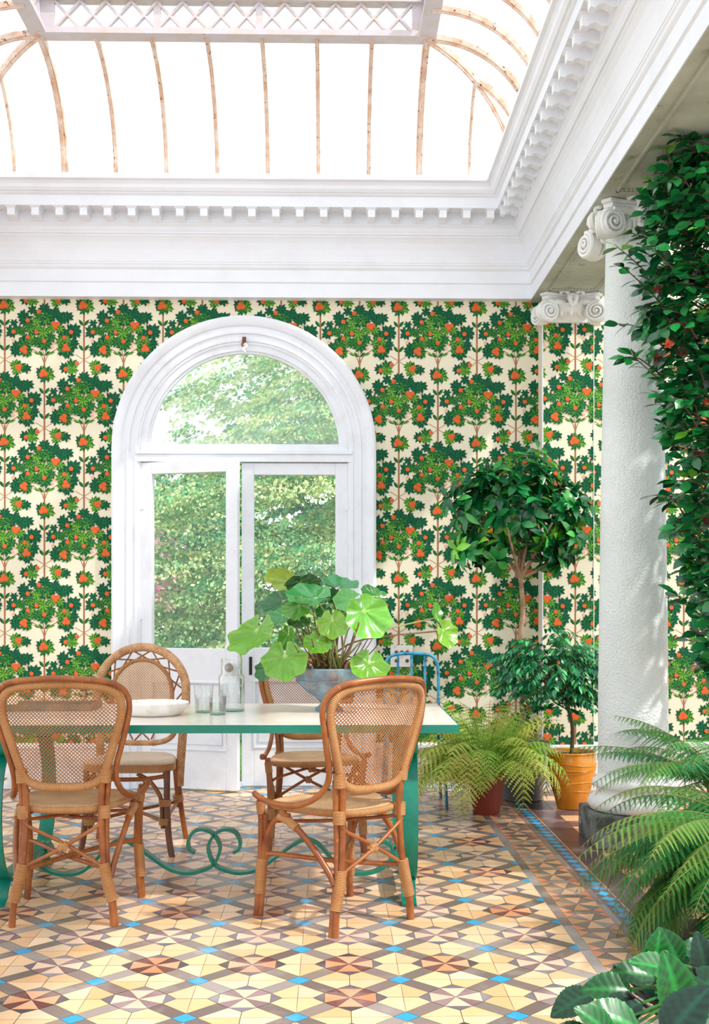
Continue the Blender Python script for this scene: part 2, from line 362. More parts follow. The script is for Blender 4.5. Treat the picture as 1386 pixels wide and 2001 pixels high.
# ---- wallpaper motif drawn as thin printed shapes
U = .00064      # one unit of the motif sketch in metres
def leafpts(x, y, ang, L, W):
    c, s_ = cos(ang), sin(ang)
    T = lambda a, b_: (x+a*c-b_*s_, y+a*s_+b_*c)
    return ([T(0, 0), T(L*.3, W*.42), T(L*.62, W*.5), T(L, 0)], [T(0, 0), T(L, 0), T(L*.62, -W*.5), T(L*.3, -W*.42)])
def motif(seed=3):
    rnd = random.Random(seed); out = []      # list of (pts, col) in order; units; y up, origin = crossing of trunk at rosette
    DK = [((8, 78, 54), (18, 96, 62)), ((10, 66, 50), (24, 104, 58))]
    MD = [((10, 78, 50), (50, 124, 46)), ((8, 70, 50), (66, 134, 46))]
    LT = [((26, 98, 42), (104, 160, 52)), ((40, 110, 42), (122, 172, 60))]
    def leaf(x, y, a, L, W, pal):
        c = rnd.choice(pal); A, B = leafpts(x, y, a, L, W)
        out.append((A, lin(c[0]))); out.append((B, lin(c[1])))
    def ros(x, y, r, pal, n=8, up=None):
        off = rnd.random()*6.28
        for k in range(n):
            a = off+k*2*pi/n+rnd.uniform(-.18, .18); leaf(x, y, a, r*rnd.uniform(.8, 1.08), r*.42, pal)
        for k in range(3): leaf(x, y, off+.5+k*2.1, r*.6, r*.3, pal)
    def orange(x, y, r=24):
        out.append(([(x+r*cos(t*pi/7), y+r*sin(t*pi/7)) for t in range(14)], lin((198, 84, 40))))
        out.append(([(x-2+r*.82*cos(t*pi/5), y+3+r*.82*sin(t*pi/5)) for t in range(10)], lin((218, 104, 54))))
    def flower(x, y, r=20):
        for k in range(5):
            a = k*1.2566+rnd.random(); A, B = leafpts(x, y, a, r, r*.5)
            out.append((A, lin((244, 190, 166)))); out.append((B, lin((238, 170, 146))))
    def bar(p, q, w, col=(156, 108, 78)):
        d = Vector((q[0]-p[0], q[1]-p[1])); n = Vector((-d.y, d.x)).normalized()*w/2
        out.append(([(p[0]-n.x, p[1]-n.y), (q[0]-n.x, q[1]-n.y), (q[0]+n.x, q[1]+n.y), (p[0]+n.x, p[1]+n.y)], lin(col)))
        n2 = n*.3
        out.append(([(p[0]+n.x*.4, p[1]), (q[0]+n.x*.4, q[1]), (q[0]+n.x, q[1]+n.y), (p[0]+n.x, p[1]+n.y)], lin((184, 138, 104))))
    # y measured downward from the crop, converted: Y = -(y-770), X = x-617
    def C(x, y): return (x-617, 770-y)
    bar(C(617, 1500), C(617, 600), 19)
    for s_ in (-1, 1):
        pts = [(617+s_*5, 660), (617+s_*25, 600), (617+s_*60, 555), (617+s_*130, 515)]
        for p, q in zip(pts, pts[1:]): bar(C(*p), C(*q), 9)
        bar(C(617, 600), C(617+s_*22, 505), 8)
        for yy, sz in ((985, 85), (1245, 85)):
            leaf(*C(617+s_*4, yy), pi/2-s_*.62, sz, 34, MD)
        leaf(*C(617+s_*8, 590), pi/2-s_*.75, 75, 30, MD); leaf(*C(617+s_*35, 575), pi/2-s_*1.2, 85, 28, LT)
        bar(C(617, 1335), C(617+s_*90, 1280), 7); bar(C(617, 1335), C(617+s_*60, 1375 if s_ > 0 else 1390), 7)
    # side rosettes on the crossing branches
    ros(*C(420, 1420), 66, DK, 9); ros(*C(490, 1385), 72, MD); ros(*C(500, 1440), 70, LT); ros(*C(470, 1440), 48, LT)
    orange(*C(428, 1432)); orange(*C(543, 1370), 22)
    ros(*C(840, 1430), 66, DK, 7); ros(*C(760, 1415), 88, MD, 9); ros(*C(720, 1390), 62, LT); ros(*C(735, 1450), 62, LT)
    flower(*C(868, 1465), 16)
    for p in ((742, 1410), (776, 1402), (765, 1435)): orange(*C(*p), 22)
    # trunk rosette
    ros(*C(585, 760), 74, DK, 9); ros(*C(640, 760), 92, MD, 9); ros(*C(660, 790), 76, LT, 8); ros(*C(610, 820), 60, MD, 7)
    for p in ((604, 752), (588, 785), (630, 778)): orange(*C(*p), 28)
    # the big crown
    for x, y in ((370, 240), (400, 272), (600, 280), (640, 268), (785, 215), (750, 140), (852, 268), (715, 370), (297, 430), (735, 455), (700, 497), (660, 500)): flower(*C(x, y), 24)
    rl = list(((620, 100, 70, DK, 9), (500, 115, 66, DK, 7), (395, 175, 74, DK, 9), (425, 215, 84, DK, 9), (720, 150, 84, DK, 9), (760, 165, 62, DK, 8), (850, 185, 80, DK, 9), (800, 215, 74, DK, 8),
            (305, 250, 52, DK, 7), (282, 340, 76, DK, 9), (905, 340, 104, DK, 9), (930, 330, 90, DK, 8), (340, 500, 84, DK, 9), (320, 540, 70, DK, 8), (900, 470, 88, DK, 9), (860, 560, 70, DK, 8), (800, 545, 66, DK, 8), (440, 420, 80, DK, 9), (790, 330, 70, DK, 8), (500, 330, 84, DK, 9), (600, 230, 70, DK, 8), (690, 240, 60, DK, 8),
            (565, 165, 66, MD, 8), (650, 190, 74, MD, 8), (345, 320, 66, MD, 8), (390, 330, 62, MD, 8), (820, 400, 84, MD, 8), (410, 470, 94, MD, 9), (430, 545, 84, MD, 8), (840, 500, 92, MD, 9), (540, 440, 76, MD, 8), (620, 470, 92, MD, 9), (690, 400, 70, MD, 8), (460, 270, 66, MD, 8),
            (535, 225, 74, LT, 8), (470, 300, 70, LT, 8), (640, 225, 56, LT, 7), (545, 290, 66, LT, 8), (700, 300, 72, LT, 8), (780, 300, 62, LT, 7), (610, 345, 84, LT, 9), (620, 420, 92, LT, 9), (480, 400, 62, LT, 7), (775, 440, 62, LT, 7), (460, 470, 60, LT, 7), (380, 345, 50, LT, 7), (790, 510, 62, LT, 7), (450, 560, 54, LT, 7), (850, 420, 54, LT, 7)))
    dk = [e for e in rl if e[3] is DK]; ot = [e for e in rl if e[3] is not DK]; rnd.shuffle(ot)
    for (x, y, r, p, n) in dk+ot:
        ros(*C(x, y), r*(1 if p is DK else .92), p, n)
    for x, y in ((562, 132), (447, 222), (302, 340), (538, 345), (450, 395), (618, 437), (825, 400), (895, 343)): orange(*C(x, y))
    for x, y in ((712, 255), (758, 258), (735, 286), (418, 505), (388, 526), (420, 547), (838, 485), (826, 520), (862, 518)): orange(*C(x, y), 26)
    return out
MOTIF = motif()
import bmesh
W_, H_ = .523, .906
def paper(b, xa, xb, za, zb, xo, zo, y, skip=None):
    """prints the orange tree motif between xa..xb, za..zb on the plane y (facing -Y)"""
    bm = bmesh.new(); cl = bm.verts.layers.float_color.new('Col')
    i0 = int(math.floor((xa-xo)/(W_/2)))-2; i1 = int(math.ceil((xb-xo)/(W_/2)))+2
    n = len(MOTIF)
    for i in range(i0, i1+1):
        for k in range(int((za-zo)/H_)-2, int((zb-zo)/H_)+3):
            ox = xo+i*W_/2; oz = zo+k*H_+(H_/2 if i % 2 else 0)
            if oz-750*U > zb or oz+720*U < za: continue
            for q, (pts, c) in enumerate(MOTIF):
                cx = ox+sum(p[0] for p in pts)/len(pts)*U; cz = oz+sum(p[1] for p in pts)/len(pts)*U
                if cx < xa-.09 or cx > xb+.09 or cz < za-.4 or cz > zb+.4: continue
                if skip and skip(cx, cz): continue
                d = y-.0004-.000003*q-(.0016 if q > 60 else 0)*.2
                vs = []
                for p in pts:
                    v = bm.verts.new((ox+p[0]*U, d, oz+p[1]*U)); v[cl] = c; vs.append(v)
                bm.faces.new(vs)
    for co, no in (((xa, 0, 0), (-1, 0, 0)), ((xb, 0, 0), (1, 0, 0)), ((0, 0, za), (0, 0, -1)), ((0, 0, zb), (0, 0, 1))):
        bmesh.ops.bisect_plane(bm, geom=bm.verts[:]+bm.edges[:]+bm.faces[:], plane_co=co, plane_no=no, clear_outer=True)
    bm.verts.index_update(); base = len(b.v)
    for v in bm.verts: b.v.append(tuple(v.co)); b.c.append(tuple(v[cl]))
    for f in bm.faces: b.face([base+v.index for v in f.verts])
    bm.free()
def build_back_wall():
    b = MB(); b.col = lin((232, 224, 198))
    zt = 3.9
    def rect(x0, x1, z0, z1, y=YW):
        b.poly([(x0, y, z0), (x1, y, z0), (x1, y, z1), (x0, y, z1)])
    b.m = 0
    rect(-4.2, OX0, 0, zt); rect(OX1, 4.2, 0, zt)
    n = 40; arc = [(CX-AR*cos(pi*k/n), AZ+AR*sin(pi*k/n)) for k in range(n+1)]
    for (x0, z0), (x1, z1) in zip(arc, arc[1:]):
        b.poly([(x0, YW, z0), (x1, YW, z1), (x1, YW, zt), (x0, YW, zt)])
    # reveal and outer skin
    prof = [(OX0, 0)]+arc+[(OX1, 0)]
    b.col = lin((240, 240, 240)); b.m = 1
    for (x0, z0), (x1, z1) in zip(prof, prof[1:]):
        b.poly([(x0, YW, z0), (x0, YW+.22, z0), (x1, YW+.22, z1), (x1, YW, z1)])
    y2 = YW+.22
    b.poly([(-4.2, y2, -.2), (-4.2, y2, zt), (OX0, y2, zt), (OX0, y2, -.2)]); b.poly([(OX1, y2, -.2), (OX1, y2, zt), (4.2, y2, zt), (4.2, y2, -.2)])
    for (x0, z0), (x1, z1) in zip(arc, arc[1:]):
        b.poly([(x0, y2, z0), (x0, y2, zt), (x1, y2, zt), (x1, y2, z1)])
    b.poly([(-4.2, YW, zt), (4.2, YW, zt), (4.2, y2, zt), (-4.2, y2, zt)])
    b.m = 0
    def skip(x, z):
        if z > AZ: return (x-CX)**2+(z-AZ)**2 < .80**2
        return abs(x-CX) < .80
    paper(b, -3.0, 1.385, .28, SOF+.02, .445, 3.205, YW, skip)
    paper(b, 1.715, 3.4, .28, SOF+.3, 2.36, 3.19, YW)
    o = b.build('wall_back', [PAPER, PLASTER]); o['kind'] = 'structure'
build_back_wall()

# ---- entablature around the skylight
PROF = [(0, SOF), (0, 3.335), (.010, 3.341), (.012, 3.341), (.012, 3.418), (.020, 3.425), (.026, 3.432), (.030, 3.445), (.036, 3.452), (.036, 3.461),
        (.040, 3.463), (.046, 3.50), (.056, 3.54), (.072, 3.58), (.090, 3.605), (.098, 3.612), (.098, 3.622), (.110, 3.624), (.110, 3.634), (.116, 3.645), (.120, 3.665), (.1325, 3.680), (.1325, 3.686),
        (.138, 3.688), (.138, 3.7525), (.255, 3.7525), (.255, 3.747), (.264, 3.747), (.264, 3.812), (.272, 3.816), (.280, 3.822), (.280, 3.828), (.292, 3.831), (.300, 3.842), (.305, 3.848), (.310, 3.868), (.322, 3.884), (.341, 3.893), (.341, 3.915),
        (.330, 3.918), (.330, 3.930), (.18, 3.930)]
YF = -.6
t_back = struct('trim_1'); t_right = struct('trim_2'); t_left = struct('trim_3')
b = MB(); r = MB(); l = MB()
for (p0, z0), (p1, z1) in zip(PROF, PROF[1:]):
    b.poly([(BXL+p0, BY-p0, z0), (BX-p0, BY-p0, z0), (BX-p1, BY-p1, z1), (BXL+p1, BY-p1, z1)])
    r.poly([(BX-p0, BY-p0, z0), (BX-p0, YF, z0), (BX-p1, YF, z1), (BX-p1, BY-p1, z1)])
    l.poly([(BXL+p0, YF, z0), (BXL+p0, BY-p0, z0), (BXL+p1, BY-p1, z1), (BXL+p1, YF, z1)])
b.box(BXL, BX, BY+.001, YW, SOF+.0005, 3.93)
for q, xa, xb in ((r, BX+.0005, 1.78), (l, BXL-.46, BXL-.0005)):
    q.box(xa, xb, YF, YW-.001, SOF+.06, 3.93)
    # raised borders of the soffit around a sunk panel
    q.box(xa, xa+.075, YF, YW-.001, SOF, SOF+.061); q.box(xb-.075, xb, YF, YW-.001, SOF, SOF+.061)
eb = b.build('entablature', WHITE, t_back, smooth=25); er = r.build('entablature', WHITE, t_right, smooth=25); el = l.build('entablature', WHITE, t_left, smooth=25)
# soffit panel, mouldings
s = MB()
for y0, y1 in ((5.98, 7.16), (5.46, 5.98), (7.16, YW-.001), (2.2, 5.46)):
    pass
s.box(BX+.004, 1.776, YF+.01, YW-.002, SOF-.004, SOF+.0)
for (ya, yb) in ((5.96, 7.14), (.9, 5.44)):
    for x0, x1, y0, y1 in ((1.39, 1.402, ya, yb), (1.70, 1.712, ya, yb), (1.39, 1.712, ya, ya+.012), (1.39, 1.712, yb-.012, yb)):
        s.box(x0, x1, y0, y1, SOF-.014, SOF-.003)
    n = int((1.70-1.40)/.02)
    for k in range(n):
        for yy in (ya+.03, yb-.03):
            s.lathe([(.003, -.008), (.008, -.004), (.008, .004), (.003, .008)], (1.415+k*.0205, yy, SOF-.008), 6)
    k = 0
    while ya+.05+k*.0205 < yb-.04 and k < 90:
        s.lathe([(.003, -.008), (.008, -.004), (.008, .004), (.003, .008)], (1.69, ya+.05+k*.0205, SOF-.008), 6); k += 1
s.build('soffit_panel', SOFFIT, t_right)
# modillions
mp = [(.138, 3.752), (.250, 3.752), (.250, 3.69), (.228, 3.686), (.212, 3.700), (.190, 3.704), (.172, 3.694), (.152, 3.688), (.138, 3.692)]
def modillion(parent, ori, c):
    q = MB(); hw = .0235
    def T(a, p, z):       # a along the run, p projection
        if ori == 'b': return (c+a, BY-p, z)
        if ori == 'r': return (BX-p, c+a, z)
        return (BXL+p, c+a, z)
    for hw_, pr in ((hw, mp), (.034, [(.138, 3.752), (.258, 3.752), (.258, 3.742), (.252, 3.738), (.138, 3.738)])):
        pts = [T(-hw_, p, z) for p, z in pr]; e = Vector(T(hw_, 0, 0))-Vector(T(-hw_, 0, 0))
        q.extrude(pts, e)
    q.build('modillion', WHITE, parent)
x = 1.014
while x > BXL+.2: modillion(t_back, 'b', x); x -= .1525
y = 7.07
for k in range(34): modillion(t_right, 'r', y-k*.1525)
for k in range(20): modillion(t_left, 'l', y-k*.1525)

# ---- skylight
win = struct('window_1')
RX0, RX1, RY1, RZ, RUN = -1.71, .56, 6.56, 4.55, .64
ZB = 3.93
RY0 = RY1-3.4                       # nearer end of the lantern ring
k = MB()
for (x0, x1, y0, y1) in ((RX0-RUN-.02, RX1+RUN+.02, RY1+RUN-.02, RY1+RUN+.03), (RX1+RUN-.02, RX1+RUN+.03, RY0-RUN, RY1+RUN), (RX0-RUN-.03, RX0-RUN+.02, RY0-RUN, RY1+RUN)):
    k.box(x0, x1, y0, y1, ZB-.03, ZB+.045)
k.box(RX0-RUN-.2, RX1+RUN+.4, RY1+RUN, YW+.2, ZB-.04, ZB); k.box(RX1+RUN, 1.9, YF, YW+.2, ZB-.04, ZB-.002)
k.build('kerb', WHITE, win)
def curve(t):  # t 0 base..1 ring -> (outward distance, z)
    a = t*pi/2
    return RUN*cos(a), ZB+(RZ-ZB)*sin(a)
def rib(fn, w=.018, d=.034, t1=1.0, name='glazing_bar', t0=0):
    q = MB(); pts = []
    for i in range(15):
        t = t0+(t1-t0)*i/14; o_, z = curve(t); pts.append(fn(o_, z))
    d0 = Vector(fn(1, 0))-Vector(fn(0, 0)); side = Vector((-d0.y, d0.x, 0)).normalized()
    q.tube(pts, .01, sq=(w, d), up=side)
    q.tube([Vector(p)+Vector((0, 0, -.001)) for p in pts], .01, sq=(w*.5, d*1.5), up=side)
    q.build(name, RUSTW, win, bevel=.003)
SP = (RX1-RX0)/7
for i in range(8):
    x = RX0+SP*i; big = i in (0, 7)
    rib(lambda o_, z, x=x: (x, RY1+o_, z), w=.040 if big else .025, d=.05 if big else .036)
# jack ribs that die into the hips
jt = math.acos(SP/RUN)/(pi/2)
for x in (RX1+SP, RX0-SP): rib(lambda o_, z, x=x: (x, RY1+o_, z), t1=jt)
for sx, xr_ in ((1, RX1), (-1, RX0)):
    rib(lambda o_, z: (xr_+sx*o_, RY1+o_, z), w=.03, d=.045, name='hip_bar')
    rib(lambda o_, z: (xr_+sx*o_, RY1+SP, z), t1=jt)
    for j in range(0, 8):
        rib(lambda o_, z, j=j: (xr_+sx*o_, RY1-j*SP, z), w=.038 if j == 0 else .025)
# lattice girders of the raised ring
def girder(A, B, n):
    q = MB(); A = Vector(A); B = Vector(B); d = (B-A).normalized(); L = (B-A).length; nn = Vector((-d.y, d.x, 0))
    def bar(p0, z0, p1, z1, w, t=.03):
        q.tube([A+d*p0+Vector((0, 0, z0)), A+d*p1+Vector((0, 0, z1))], .01, sq=(t, w), up=nn)
    bar(0, 0.0, L, 0.0, .03, .10); bar(0, .022, L, .022, .016, .06); bar(0, .205, L, .205, .026, .08)
    bar(0, .1, .09, .1, .19, .02); bar(L-.09, .1, L, .1, .19, .02)
    m = n; st = (L-.18)/m
    for i in range(m):
        bar(.09+i*st, .03, .09+(i+1)*st, .19, .014); bar(.09+i*st, .19, .09+(i+1)*st, .03, .014, .026)
    for i in range(3, m, 4): bar(.09+i*st+st/2, .03, .09+i*st+st/2+.001, .19, .04, .02) if False else None
    for i in (4, 8): 
        if i < m: bar(.09+i*st-.022, .11, .09+i*st+.022, .11, .18, .016)
    q.build('lattice_girder', mat('lattice_paint', (206, 200, 206), .55, noise=(14, (206, 190, 180), .42, .66), mott=[(30, (150, 96, 66), .66, .72)]), win)
girder((RX0, RY1, RZ), (RX1, RY1, RZ), 14)
girder((RX1+.002, RY1+.03, RZ+.0035), (RX1+.002, RY0, RZ+.0035), 20); girder((RX0-.002, RY1+.03, RZ+.0035), (RX0-.002, RY0, RZ+.0035), 20)
g = MB()
def gl(fn0, fn1, ta=0.0):
    for i in range(10):
        a = curve(i/10); c_ = curve((i+1)/10)
        g.poly([fn0(*a), fn1(*a), fn1(*c_), fn0(*c_)])
gl(lambda o_, z: (RX0-o_, RY1+o_+.01, z), lambda o_, z: (RX1+o_, RY1+o_+.01, z))
gl(lambda o_, z: (RX1+o_, RY1+o_, z+.012), lambda o_, z: (RX1+o_, RY0, z+.012))
gl(lambda o_, z: (RX0-o_, RY0, z+.012), lambda o_, z: (RX0-o_, RY1+o_, z+.012))
g.poly([(RX0, RY0, RZ+.22), (RX1, RY0, RZ+.22), (RX1, RY1, RZ+.22), (RX0, RY1, RZ+.22)])
g.build('glass', SKYG, win, smooth=60)

# ---- skirting boards
def skirting(name, x0, x1):
    q = MB(); pts = [(x0, YW-.002, .002), (x0, YW-.03, .002), (x0, YW-.03, .235), (x0, YW-.036, .25), (x0, YW-.036, .262), (x0, YW-.046, .27), (x0, YW-.046, .288), (x0, YW-.034, .30), (x0, YW-.002, .30)]
    q.extrude(pts, (x1-x0, 0, 0)); o = q.build(name, PEEL, smooth=40); o['kind'] = 'structure'
skirting('baseboard_left', -3.0, CX-.874); skirting('baseboard_back', CX+.874, 1.378); skirting('baseboard_right', 1.722, 3.4)

# ---- arched french door
door = struct('door_1', (0, 0, 0))
def archsweep(q, prof):
    """prof: closed list of (r, y) cross-section; swept up the jamb, round the arch and down"""
    path = [(-1, 0)]+[('a', pi-pi*k/36) for k in range(37)]+[(1, 0)]
    rings = []
    for a, t in path:
        ring = []
        for (rr, yy) in prof:
            if a == 'a': ring.append(q.vert((CX+rr*cos(t), yy, AZ+rr*sin(t))))
            else: ring.append(q.vert((CX+a*rr, yy, .0)))
        rings.append(ring)
    n = len(prof)
    for A, B in zip(rings, rings[1:]):
        for j in range(n): q.face((A[j], A[(j+1) % n], B[(j+1) % n], B[j]))
    q.face(rings[0]); q.face(rings[-1][::-1])
q = MB()
archsweep(q, [(.690, YW+.0), (.690, YW-.022), (.705, YW-.024), (.708, YW-.034), (.722, YW-.036), (.726, YW-.028), (.756, YW-.028), (.760, YW-.044), (.776, YW-.046), (.780, YW-.036), (.806, YW-.038), (.812, YW-.052), (.836, YW-.066), (.858, YW-.070), (.872, YW-.060), (.876, YW-.040), (.876, YW)])
q.build('casing', DOORP, door, smooth=30)
q = MB()
q.box(OX0-.01, OX1+.01, YW-.035, YW+.06, 2.165, 2.215); q.box(OX0-.01, OX1+.01, YW-.045, YW+.06, 2.215, 2.240)
q.box(OX0, OX0+.022, YW-.012, YW+.06, 0, 2.165); q.box(OX1-.022, OX1, YW-.012, YW+.06, 0, 2.165)
q.build('transom_bar', DOORP, door, bevel=.003)
q = MB()
n = 40
def arcring(r0, r1, y0, y1, zb):
    pr = []
    A = [q.vert((CX-r0*cos(pi*k/n), y0, zb+r0*sin(pi*k/n))) for k in range(n+1)]; B = [q.vert((CX-r1*cos(pi*k/n), y0, zb+r1*sin(pi*k/n))) for k in range(n+1)]
    C_ = [q.vert((CX-r0*cos(pi*k/n), y1, zb+r0*sin(pi*k/n))) for k in range(n+1)]; D = [q.vert((CX-r1*cos(pi*k/n), y1, zb+r1*sin(pi*k/n))) for k in range(n+1)]
    for k in range(n):
        q.face((A[k], A[k+1], B[k+1], B[k])); q.face((C_[k], D[k], D[k+1], C_[k+1])); q.face((A[k], C_[k], C_[k+1], A[k+1])); q.face((B[k], B[k+1], D[k+1], D[k]))
arcring(.645, .692, YW-.012, YW+.04, 2.262); arcring(.628, .650, YW+.005, YW+.03, 2.262)
q.box(CX-.688, CX+.688, YW-.0145, YW+.042, 2.2405, 2.285)
q.build('fanlight_frame', DOORP, door, smooth=30)
q = MB(); pts = [(CX-.64*cos(pi*k/n), YW+.015, 2.27+.64*sin(pi*k/n)) for k in range(n+1)]
q.poly(pts); q.build('fanlight_pane', FOG, door)
# fanlight hook
q = MB(); q.tube(smoothpath([(CX+.003, YW-.05, 2.985), (CX-.002, YW-.075, 2.975), (CX+.006, YW-.08, 2.955), (CX-.012, YW-.075, 2.935), (CX-.004, YW-.07, 2.92)], 4), .006, 6)
q.box(CX-.012, CX+.012, YW-.05, YW-.03, 2.95, 2.99); q.build('hook', RUST, door)
q = MB(); q.tube(smoothpath([(CX+.005, YW-.07, 2.94), (CX+.02, YW-.075, 2.92), (CX-.005, YW-.08, 2.90), (CX+.01, YW-.07, 2.885)], 4), .009, 6); q.build('hook', DOORP, door)
def leaf_door(hx, rot, sgn):
    """leaf hinged at hx, extends sgn*x; local frame at hinge"""
    root = bpy.data.objects.new('door_leaf', None); COL.objects.link(root); root.parent = door
    root.location = (hx, YW-.0, .012); root.rotation_euler = (0, 0, rot)
    Wd, Hd = (.690 if sgn > 0 else .705), 2.148; st = .082; q = MB()
    X = lambda a, b_: tuple(sorted((sgn*a, sgn*b_)))
    y0, y1 = -.012, .032
    def bx(a, b_, z0, z1, ya=y0, yb=y1): xx = X(a, b_); q.box(xx[0], xx[1], ya, yb, z0, z1)
    bx(0, st, 0, Hd); bx(Wd-st, Wd, 0, Hd); bx(st, Wd-st, Hd-.078, Hd); bx(st, Wd-st, 0, .26); bx(st, Wd-st, .70, .92)
    bx(st, Wd-st, .26, .70, y0+.014, y1-.01)
    bx(st+.03, Wd-st-.03, .29, .67, y0+.006, y0+.016)
    for (a, b_, z0, z1) in ((st-.006, Wd-st+.006, .252, .268), (st-.006, Wd-st+.006, .692, .708)): bx(a, b_, z0, z1, y0-.008, y0+.004)
    for (a, b_) in ((st-.006, st+.010), (Wd-st-.010, Wd-st+.006)): bx(a, b_, .268, .692, y0-.008, y0+.004)
    q.build('leaf_frame', DOORP, root, bevel=.003)
    q = MB(); xx = X(st-.003, Wd-st+.003); q.poly([(xx[0], .012, .917), (xx[1], .012, .917), (xx[1], .012, Hd-.075), (xx[0], .012, Hd-.075)]); q.build('pane', GLASS, root)
    for z in (.35, 1.15, 1.88):
        q = MB(); q.tube([(0, y0-.006, z-.045), (0, y0-.006, z+.045)], .008, 8); xx = X(0, .03); q.box(xx[0], xx[1], y0-.004, y0, z-.04, z+.04); q.build('hinge', DOORP, root)
    return root
dl = leaf_door(OX0+.022, -R(17), 1); dr = leaf_door(OX1-.022, 0, -1)
q = MB()
pr = [(.004, 0), (.012, .004), (.012, .02), (.022, .028), (.030, .042), (.028, .056), (.016, .064), (.002, .066)]
q.lathe(pr, (0, 0, 0), 16); o = q.build('knob', BRASS, dl, smooth=50, loc=(.650, -.012, .80), rot=(pi/2, 0, 0))
q = MB(); q.box(-.655, -.635, -.018, -.01, .74, .86); q.build('latch_plate', IRON, dr)
# threshold + step
q = MB(); q.box(OX0, OX1, YW-.0, YW+.22, -.15, .008); q.build('threshold', PLASTER, door)

# ---- pilaster and column with their capitals
def spiral(q, c, nrm, r, hand):
    """raised scroll on a disc; c centre, nrm facing direction (horizontal)"""
    n_ = Vector(nrm).normalized(); u = Vector((0, 0, 1)).cross(n_).normalized()*hand; v = Vector((0, 0, 1)); c = Vector(c)
    m = 28
    a = [q.vert(c+(u*cos(2*pi*k/m)+v*sin(2*pi*k/m))*r-n_*.05) for k in range(m)]; b_ = [q.vert(c+(u*cos(2*pi*k/m)+v*sin(2*pi*k/m))*r) for k in range(m)]
    b2 = [q.vert(c+(u*cos(2*pi*k/m)+v*sin(2*pi*k/m))*r*.93+n_*.004) for k in range(m)]
    for k in range(m): q.face((a[k], a[(k+1) % m], b_[(k+1) % m], b_[k])); q.face((b_[k], b_[(k+1) % m], b2[(k+1) % m], b2[k]))
    q.face(b2); q.face(a[::-1])
    pts = []; rr = []
    for k in range(60):
        t = k/59; ang = pi/2+t*2.6*2*pi; rad = r*(.93*(1-t)**.85+.10)
        pts.append(c+(u*cos(ang)+v*sin(ang))*rad*.92+n_*(.004+.018*t)); rr.append(r*(.125*(1-t)+.07))
    q.tube(pts, rr, 6)
    o_ = c+n_*.016
    q.tube([o_, o_+n_*.012], [r*.17, r*.10], 10)
def flower_boss(q, c, nrm):
    n_ = Vector(nrm).normalized(); u = Vector((0, 0, 1)).cross(n_).normalized(); c = Vector(c)
    for sx in (-1, 1):
        q.tube(smoothpath([c+n_*.01+Vector((0, 0, .0)), c+u*sx*.03+n_*.035+Vector((0, 0, .03)), c+u*sx*.06+n_*.03+Vector((0, 0, .038)), c+u*sx*.075+n_*.02+Vector((0, 0, .026))], 4), [.016, .016, .015, .014, .013, .012, .012, .011, .011, .010, .012, .014, .013], 6)
        q.tube(smoothpath([c+n_*.03+Vector((0, 0, .02)), c+u*sx*.022+n_*.055, c+u*sx*.014+n_*.05+Vector((0, 0, -.04)), c+n_*.035+Vector((0, 0, -.055))], 4), [.014]*13, 6)
    q.tube([c+n_*.0+Vector((0, 0, .0)), c+n_*.05+Vector((0, 0, .0))], [.03, .018], 10)
def capital(parent, cx, cy, zt, sides, half_y=1.0):
    """Scamozzi-style ionic capital; zt = underside of the beam"""
    ab = MB(); pts = []
    for k in range(4):
        a = k*pi/2
        for t in np.linspace(-1, 1, 9):
            d = .205-.045*(1-t*t); e = t*.165
            pts.append((cx+d*sin(a)*1.0+e*cos(a), cy-d*cos(a)+e*sin(a)))
    for z0, z1, sc in ((zt-.020, zt-.001, 1.0), (zt-.045, zt-.020, .93)):
        ab.extrude([(cx+(x-cx)*sc, cy+(y-cy)*sc, z0) for x, y in pts], (0, 0, z1-z0))
    ab.build('abacus', PLASTER, parent, bevel=.004)
    for (dx, dy) in sides:
        n_ = Vector((dx, dy, 0)); u = Vector((-dy, dx, 0))
        for h in (-1, 1):
            v = MB(); c = Vector((cx, cy, zt-.128))+n_*.205+u*h*.155
            nn = (n_-u*h*.42).normalized()
            spiral(v, c, nn, .068, h)
            v.build('volute', PLASTER, parent, smooth=40)
            br = MB()
            br.tube(smoothpath([Vector((cx, cy, zt-.060))+n_*.12+u*h*.02, Vector((cx, cy, zt-.055))+n_*.16+u*h*.07, c+Vector((0, 0, .058))-nn*.02, c+Vector((0, 0, .05))+u*h*.02-nn*.03], 4), [.022]*13, 8)
            br.build('scroll_band', PLASTER, parent, smooth=50)
        fb = MB(); flower_boss(fb, Vector((cx, cy, zt-.035))+n_*.165, n_); fb.build('flower_boss', PLASTER, parent, smooth=50)
        # egg and dart
        e = MB()
        for j in range(-2, 3):
            a = j*.42; c = Vector((cx, cy, zt-.118))+(n_*cos(a)+u*sin(a))*.150
            pr = [(.004, -.030), (.016, -.018), (.021, 0), (.020, .016), (.012, .026), (.003, .028)]
            e.lathe(pr, c, 10)
            if j < 2:
                a2 = a+.21; c2 = Vector((cx, cy, zt-.118))+(n_*cos(a2)+u*sin(a2))*.152
                e.tube([c2+Vector((0, 0, -.03)), c2+Vector((0, 0, .028))], [.003, .008], 6)
        e.build('egg_and_dart', PLASTER, parent, smooth=50)
PILX, PILY = 1.55, 7.30
pil = struct('trim_4')
q = MB(); q.col = lin((232, 224, 198)); q.box(1.38, 1.72, PILY, YW-.002, .0, 3.08)
paper(q, 1.384, 1.716, .28, 3.07, 1.596, 3.20, PILY)
q.build('shaft', PAPER, pil)
q = MB(); q.tube([(1.382, PILY-.001, .3), (1.382, PILY-.001, 3.06)], .004, 6); q.tube([(1.718, PILY-.001, .3), (1.718, PILY-.001, 3.06)], .003, 6); q.build('corner_bead', DOORP, pil)
